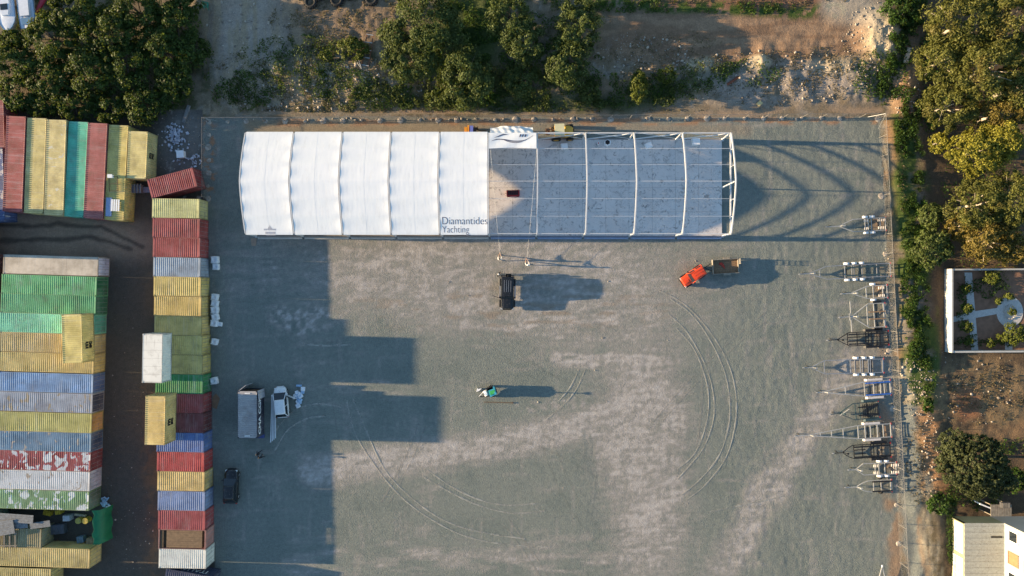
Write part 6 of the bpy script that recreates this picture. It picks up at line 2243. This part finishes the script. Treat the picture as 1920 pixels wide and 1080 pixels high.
# loose stones on the banks
def stones():
    rn = np.random.default_rng(77)
    P0 = []
    areas = [(520, 150, 130, 60, 420), (690, 160, 110, 45, 300), (1200, 110, 90, 45, 380), (1440, 150, 190, 50, 600), (1630, 90, 60, 80, 520), (1715, 720, 30, 60, 300), (1700, 200, 26, 50, 160), (330, 260, 45, 70, 220),
             (1740, 860, 20, 90, 200), (1660, 700, 14, 240, 160), (470, 60, 80, 80, 360), (600, 165, 170, 45, 800), (240, 800, 50, 250, 60), (250, 980, 40, 90, 60), (1820, 720, 90, 80, 120), (1000, 224, 640, 3, 200), (1100, 640, 500, 380, 60)]
    ico = [(0, 0, 1), (0.894, 0, 0.447), (0.276, 0.851, 0.447), (-0.724, 0.526, 0.447), (-0.724, -0.526, 0.447), (0.276, -0.851, 0.447),
           (0.724, 0.526, -0.447), (-0.276, 0.851, -0.447), (-0.894, 0, -0.447), (-0.276, -0.851, -0.447), (0.724, -0.526, -0.447), (0, 0, -1)]
    fi = [(0, 1, 2), (0, 2, 3), (0, 3, 4), (0, 4, 5), (0, 5, 1), (1, 6, 2), (2, 7, 3), (3, 8, 4), (4, 9, 5), (5, 10, 1), (6, 7, 2), (7, 8, 3), (8, 9, 4), (9, 10, 5), (10, 6, 1), (6, 11, 7), (7, 11, 8), (8, 11, 9), (9, 11, 10), (10, 11, 6)]
    V = []; F = []
    base = 0
    I = np.array(ico); FI = np.array(fi)
    for cx, cy, rx, ry, n in areas:
        for _ in range(n):
            r = math.sqrt(rn.random()); a = rn.random() * 6.283
            x, y = P(cx + rx * r * math.cos(a), cy + ry * r * math.sin(a))
            s = 0.04 + 0.15 * rn.random() ** 5
            if cy > 250 and cx < 1500:
                s *= 0.6
            q = I * (1 + rn.uniform(-0.3, 0.3, (12, 1))) * s * np.array([rn.uniform(0.7, 1.4), rn.uniform(0.7, 1.4), 0.7])
            V.append(q + np.array([x, y, float(terrain_h(x, y)) + s * 0.25]))
            F.append(FI + base); base += 12
    me = np_mesh('loose_stones', np.concatenate(V), np.concatenate(F))
    m, nt, b = _principled('limestone_rubble')
    g = N(nt, 'ShaderNodeNewGeometry')
    nt.links.new(mixcol(nt, g.outputs['Random Per Island'], (0.16, 0.135, 0.11), (0.44, 0.38, 0.31)), b.inputs['Base Color'])
    b.inputs['Roughness'].default_value = 0.95
    o = put('loose_stones', me, m)
    tag(o, 'loose pale stones scattered over the banks and yard edge', 'stones', None, 'stuff')


stones()

# ------------------------------------------------------------------ odds and ends north of the yard
for i, (px, py) in enumerate(((588, 12), (636, 8), (604, -2), (660, -4), (700, 6), (676, -12))):
    r = 0.85
    rings = []
    for k in range(25):
        a = 2 * math.pi * k / 24
        rings.append([((r - 0.22 + 0.22 * math.cos(q)) * math.cos(a), (r - 0.22 + 0.22 * math.cos(q)) * math.sin(a), 0.2 + 0.2 * math.sin(q)) for q in [R(45 * j) for j in range(8)]])
    x, y = P(px, py)
    o = tag(empty('tractor_tyre', (x, y, th(px, py) + 0.02)), ['big tyre lying at the top edge, westernmost of the row', 'second big tyre from the west at the top edge', 'big tyre half hidden behind the westernmost two',
                                                    'big tyre cut by the top edge in the middle of the row', 'big tyre lying at the top edge, easternmost of the row', 'big tyre cut by the top edge near the easternmost one'][i], 'tyre', 'big tyres at the top edge')
    o.rotation_euler = (random.uniform(-0.1, 0.1), random.uniform(-0.1, 0.1), 0)
    MB().loft(rings, caps=False).build('casing', RUBBER, o, True)
    lug = MB()
    for k in range(16):
        a = 2 * math.pi * k / 16
        lug.box((r * math.cos(a), r * math.sin(a), 0.2), (0.08, 0.12, 0.3), a)
    lug.build('tread', RUBBER, o)
x, y = P(694, 102)
t = tag(empty('rusty_ladder', (x, y, th(694, 102) + 0.15), R(-9)), 'rusty ladder frame lying on the bank beside the olive tree', 'ladder')
for s in (-0.42, 0.42):
    MB().box((s, 0, 0.1), (0.12, 4.3, 0.12)).build('stile', paint('rust_red', (0.20, 0.09, 0.05), 0.8, var=0.2), t)
for k in range(5):
    MB().box((0, -2 + k * 1.0, 0.17), (0.95, 0.1, 0.08)).build('rung', PALE, t)
x, y = P(679, 122)
o = MB().tube([(-0.4, 0.9, 0.2), (-0.1, 0.3, 0.35), (0.1, -0.4, 0.3), (0.3, -1.0, 0.2)], 0.05, 6).tube([(-0.4, 0.9, 0.2), (-0.45, 0.2, 0.3), (-0.1, -0.5, 0.25), (0.3, -1.0, 0.2)], 0.05, 6).build('bent_frame', PALE, None, loc=(x, y, th(679, 122)))
tag(o, 'pale bent metal hoop beside the rusty ladder', 'hoop')
x, y = P(1688, 112)
o = MB().box((0, 0, 0.3), (0.55, 2.0, 0.35)).box((0, 0, 0.5), (0.4, 1.9, 0.06)).build('timber_beam', paint('bleached_timber', (0.46, 0.36, 0.26), 0.85, var=0.2), None, loc=(x, y, th(1688, 112)), rot=(0, 0, R(-14)))
tag(o, 'bleached timber beam in the shade east of the pale heap', 'beam')
for i, (px, py, sx, sy, c, nm, lab) in enumerate(((1423, 195, 0.75, 0.6, (200, 180, 130), 'plywood_board', 'small tan plywood board north of the fence'),
                                         (1735, 440, 0.55, 1.0, (220, 160, 110), 'pale_boulder', 'pale orange boulder beside the grey green tree'),
                                         (1372, 154, 2.2, 0.35, (120, 70, 50), 'rusty_beam', 'rusty beam lying on the grey spoil'),
                                         (350, 214, 0.5, 2.6, (120, 118, 116), 'grey_plank', 'grey plank lying on the rubbish by the grove'))):
    x, y = P(px, py)
    b = MB()
    b.loft([[(sx / 2 * f * math.cos(q) * 1.3, sy / 2 * f * math.sin(q) * 1.3, z) for q in [R(45 + 90 * j) for j in range(4)]] for z, f in ((0, 1), (0.12, 1), (0.2, 0.85))])
    o = b.build(nm, paint(nm, srgb(*c), 0.85, var=0.2), None, loc=(x, y, th(px, py) + 0.02), rot=(0, 0, R((40, -8, 35, -18)[i])))
    tag(o, lab, nm.split('_')[1])
# rubbish heap at the grove edge
rubw = paint('litter_white', (0.45, 0.46, 0.52), 0.7, var=0.3, scale=8)
rn = random.Random(4)
b = MB()
for k in range(160):
    px, py = rn.gauss(328, 9), rn.gauss(255, 11)
    if k > 110:
        px, py = rn.gauss(345, 14), rn.gauss(300, 30)
    if k > 140:
        px, py = rn.gauss(368, 5), rn.gauss(300, 7)
    x, y = P(px, py)
    b.box((x, y, rn.uniform(0.03, 0.3)), (rn.uniform(0.1, 0.4), rn.uniform(0.08, 0.3), rn.uniform(0.03, 0.15)), M=Euler((rn.uniform(-0.6, 0.6), rn.uniform(-0.6, 0.6), rn.uniform(0, 3))).to_matrix())
o = b.build('rubbish', rubw)
tag(o, 'pale litter strewn between the grove and the fence corner', 'rubbish', None, 'stuff')
x, y = P(391, 16)
gp = MB()
for k in range(9):
    gp.tube([(random.uniform(-0.5, 0.5), random.uniform(-0.5, 0.5), 0.1 + 0.05 * k), (random.uniform(-0.6, 0.6), random.uniform(-0.6, 0.6), 0.3), (random.uniform(-0.5, 0.5), random.uniform(-0.5, 0.5), 0.1)], 0.06, 6)
o = gp.build('green_hose', paint('green_hose', (0.05, 0.25, 0.16), 0.5), None, True, loc=(x, y, th(391, 16)))
tag(o, 'heap of green hose at the top of the pale track', 'hose')
b = MB()
for k in range(14):
    b.box((random.uniform(-0.5, 0.6), random.uniform(-0.7, 0.5), random.uniform(0.05, 0.3)), (random.uniform(0.2, 0.6), random.uniform(0.15, 0.35), 0.1), random.uniform(0, 3))
o = b.build('litter_bags', bb, None, loc=(*P(199, 940), 0))
tag(o, 'small heap of blue white litter at the pale green container', 'litter')

# ------------------------------------------------------------------ boats in the top left corner
hullm = paint('boat_gelcoat', (0.66, 0.70, 0.76), 0.25, var=0.05)
blu2 = paint('boat_blue', (0.10, 0.22, 0.36), 0.4, var=0.1)


def boat(label, px, py, rz, L, W, sharp=0.75, z=0.5):
    x, y = P(px, py, 1.4)
    t = tag(empty('motor_boat', (x, y, 0.0), rz), label, 'boat', 'boats in the top left corner')
    rings = []
    for i in range(13):
        f = i / 12
        w = W / 2 * (1 - max(0, (f - sharp) / (1 - sharp)) ** 2 * 0.93) * (0.9 + 0.1 * min(1, f * 4))
        xx = -L / 2 + f * L
        sh_ = 1.3 + 0.25 * f * f
        rings.append([(xx, -w, sh_), (xx, -w * 0.85, z + 0.25), (xx, 0, z - 0.1 + 0.3 * f ** 3), (xx, w * 0.85, z + 0.25), (xx, w, sh_)])
    b = MB().loft(rings, close=False, caps=False)
    b.build('hull', hullm, t, True)
    dk = MB()
    dk.loft([[(r[0][0], r[0][1] * 0.96, r[0][2] - 0.03), (r[0][0], 0, r[0][2] + 0.05), (r[4][0], r[4][1] * 0.96, r[4][2] - 0.03)] for r in rings], close=False, caps=False)
    dk.build('deck', hullm, t, True)
    for s in (0, 4):
        MB().tube([r[s] for r in rings], 0.05, 6).build('rubbing_strake', blu2, t)
    MB().prism([(-L * 0.30, -W * 0.28), (L * 0.05, -W * 0.30), (L * 0.22, -W * 0.18), (L * 0.22, W * 0.18), (L * 0.05, W * 0.30), (-L * 0.30, W * 0.28)], 1.4, 1.75).build('cabin', hullm, t)
    MB().box((-L * 0.38, 0, 1.41), (L * 0.12, W * 0.6, 0.06)).build('cockpit', blu2, t)
    MB().box((L * 0.08, 0, 1.78), (L * 0.10, W * 0.42, 0.04)).build('hatch', GLASS, t)
    for s in (-1, 1):
        MB().box((0, s * W * 0.2, z / 2), (0.25, 0.25, z)).build('keel_block', tim, t)
    return t


boat('white boat with pointed bow at the far left of the top edge', 10, 6, R(-84), 7.6, 2.2)
boat('white boat with squared stern beside the dark trees', 46, 0, R(96), 7.2, 2.1)
x, y = P(84, 6, 0.4)
rings = []
for i in range(11):
    f = i / 10 * 2 - 1
    w = 0.36 * max(0.03, 1 - f * f) ** 0.6
    rings.append([(f * 1.7, -w, 0.3), (f * 1.7, -w * 0.6, 0.08), (f * 1.7, w * 0.6, 0.08), (f * 1.7, w, 0.3), (f * 1.7, w * 0.4, 0.38), (f * 1.7, -w * 0.4, 0.38)])
o = MB().loft(rings).build('red_kayak', paint('kayak_red', (0.45, 0.03, 0.05), 0.35, var=0.1), None, True, loc=(x, y, 0.6), rot=(0, 0, R(60)))
tag(o, 'red kayak beside the boats under the dark trees', 'kayak')
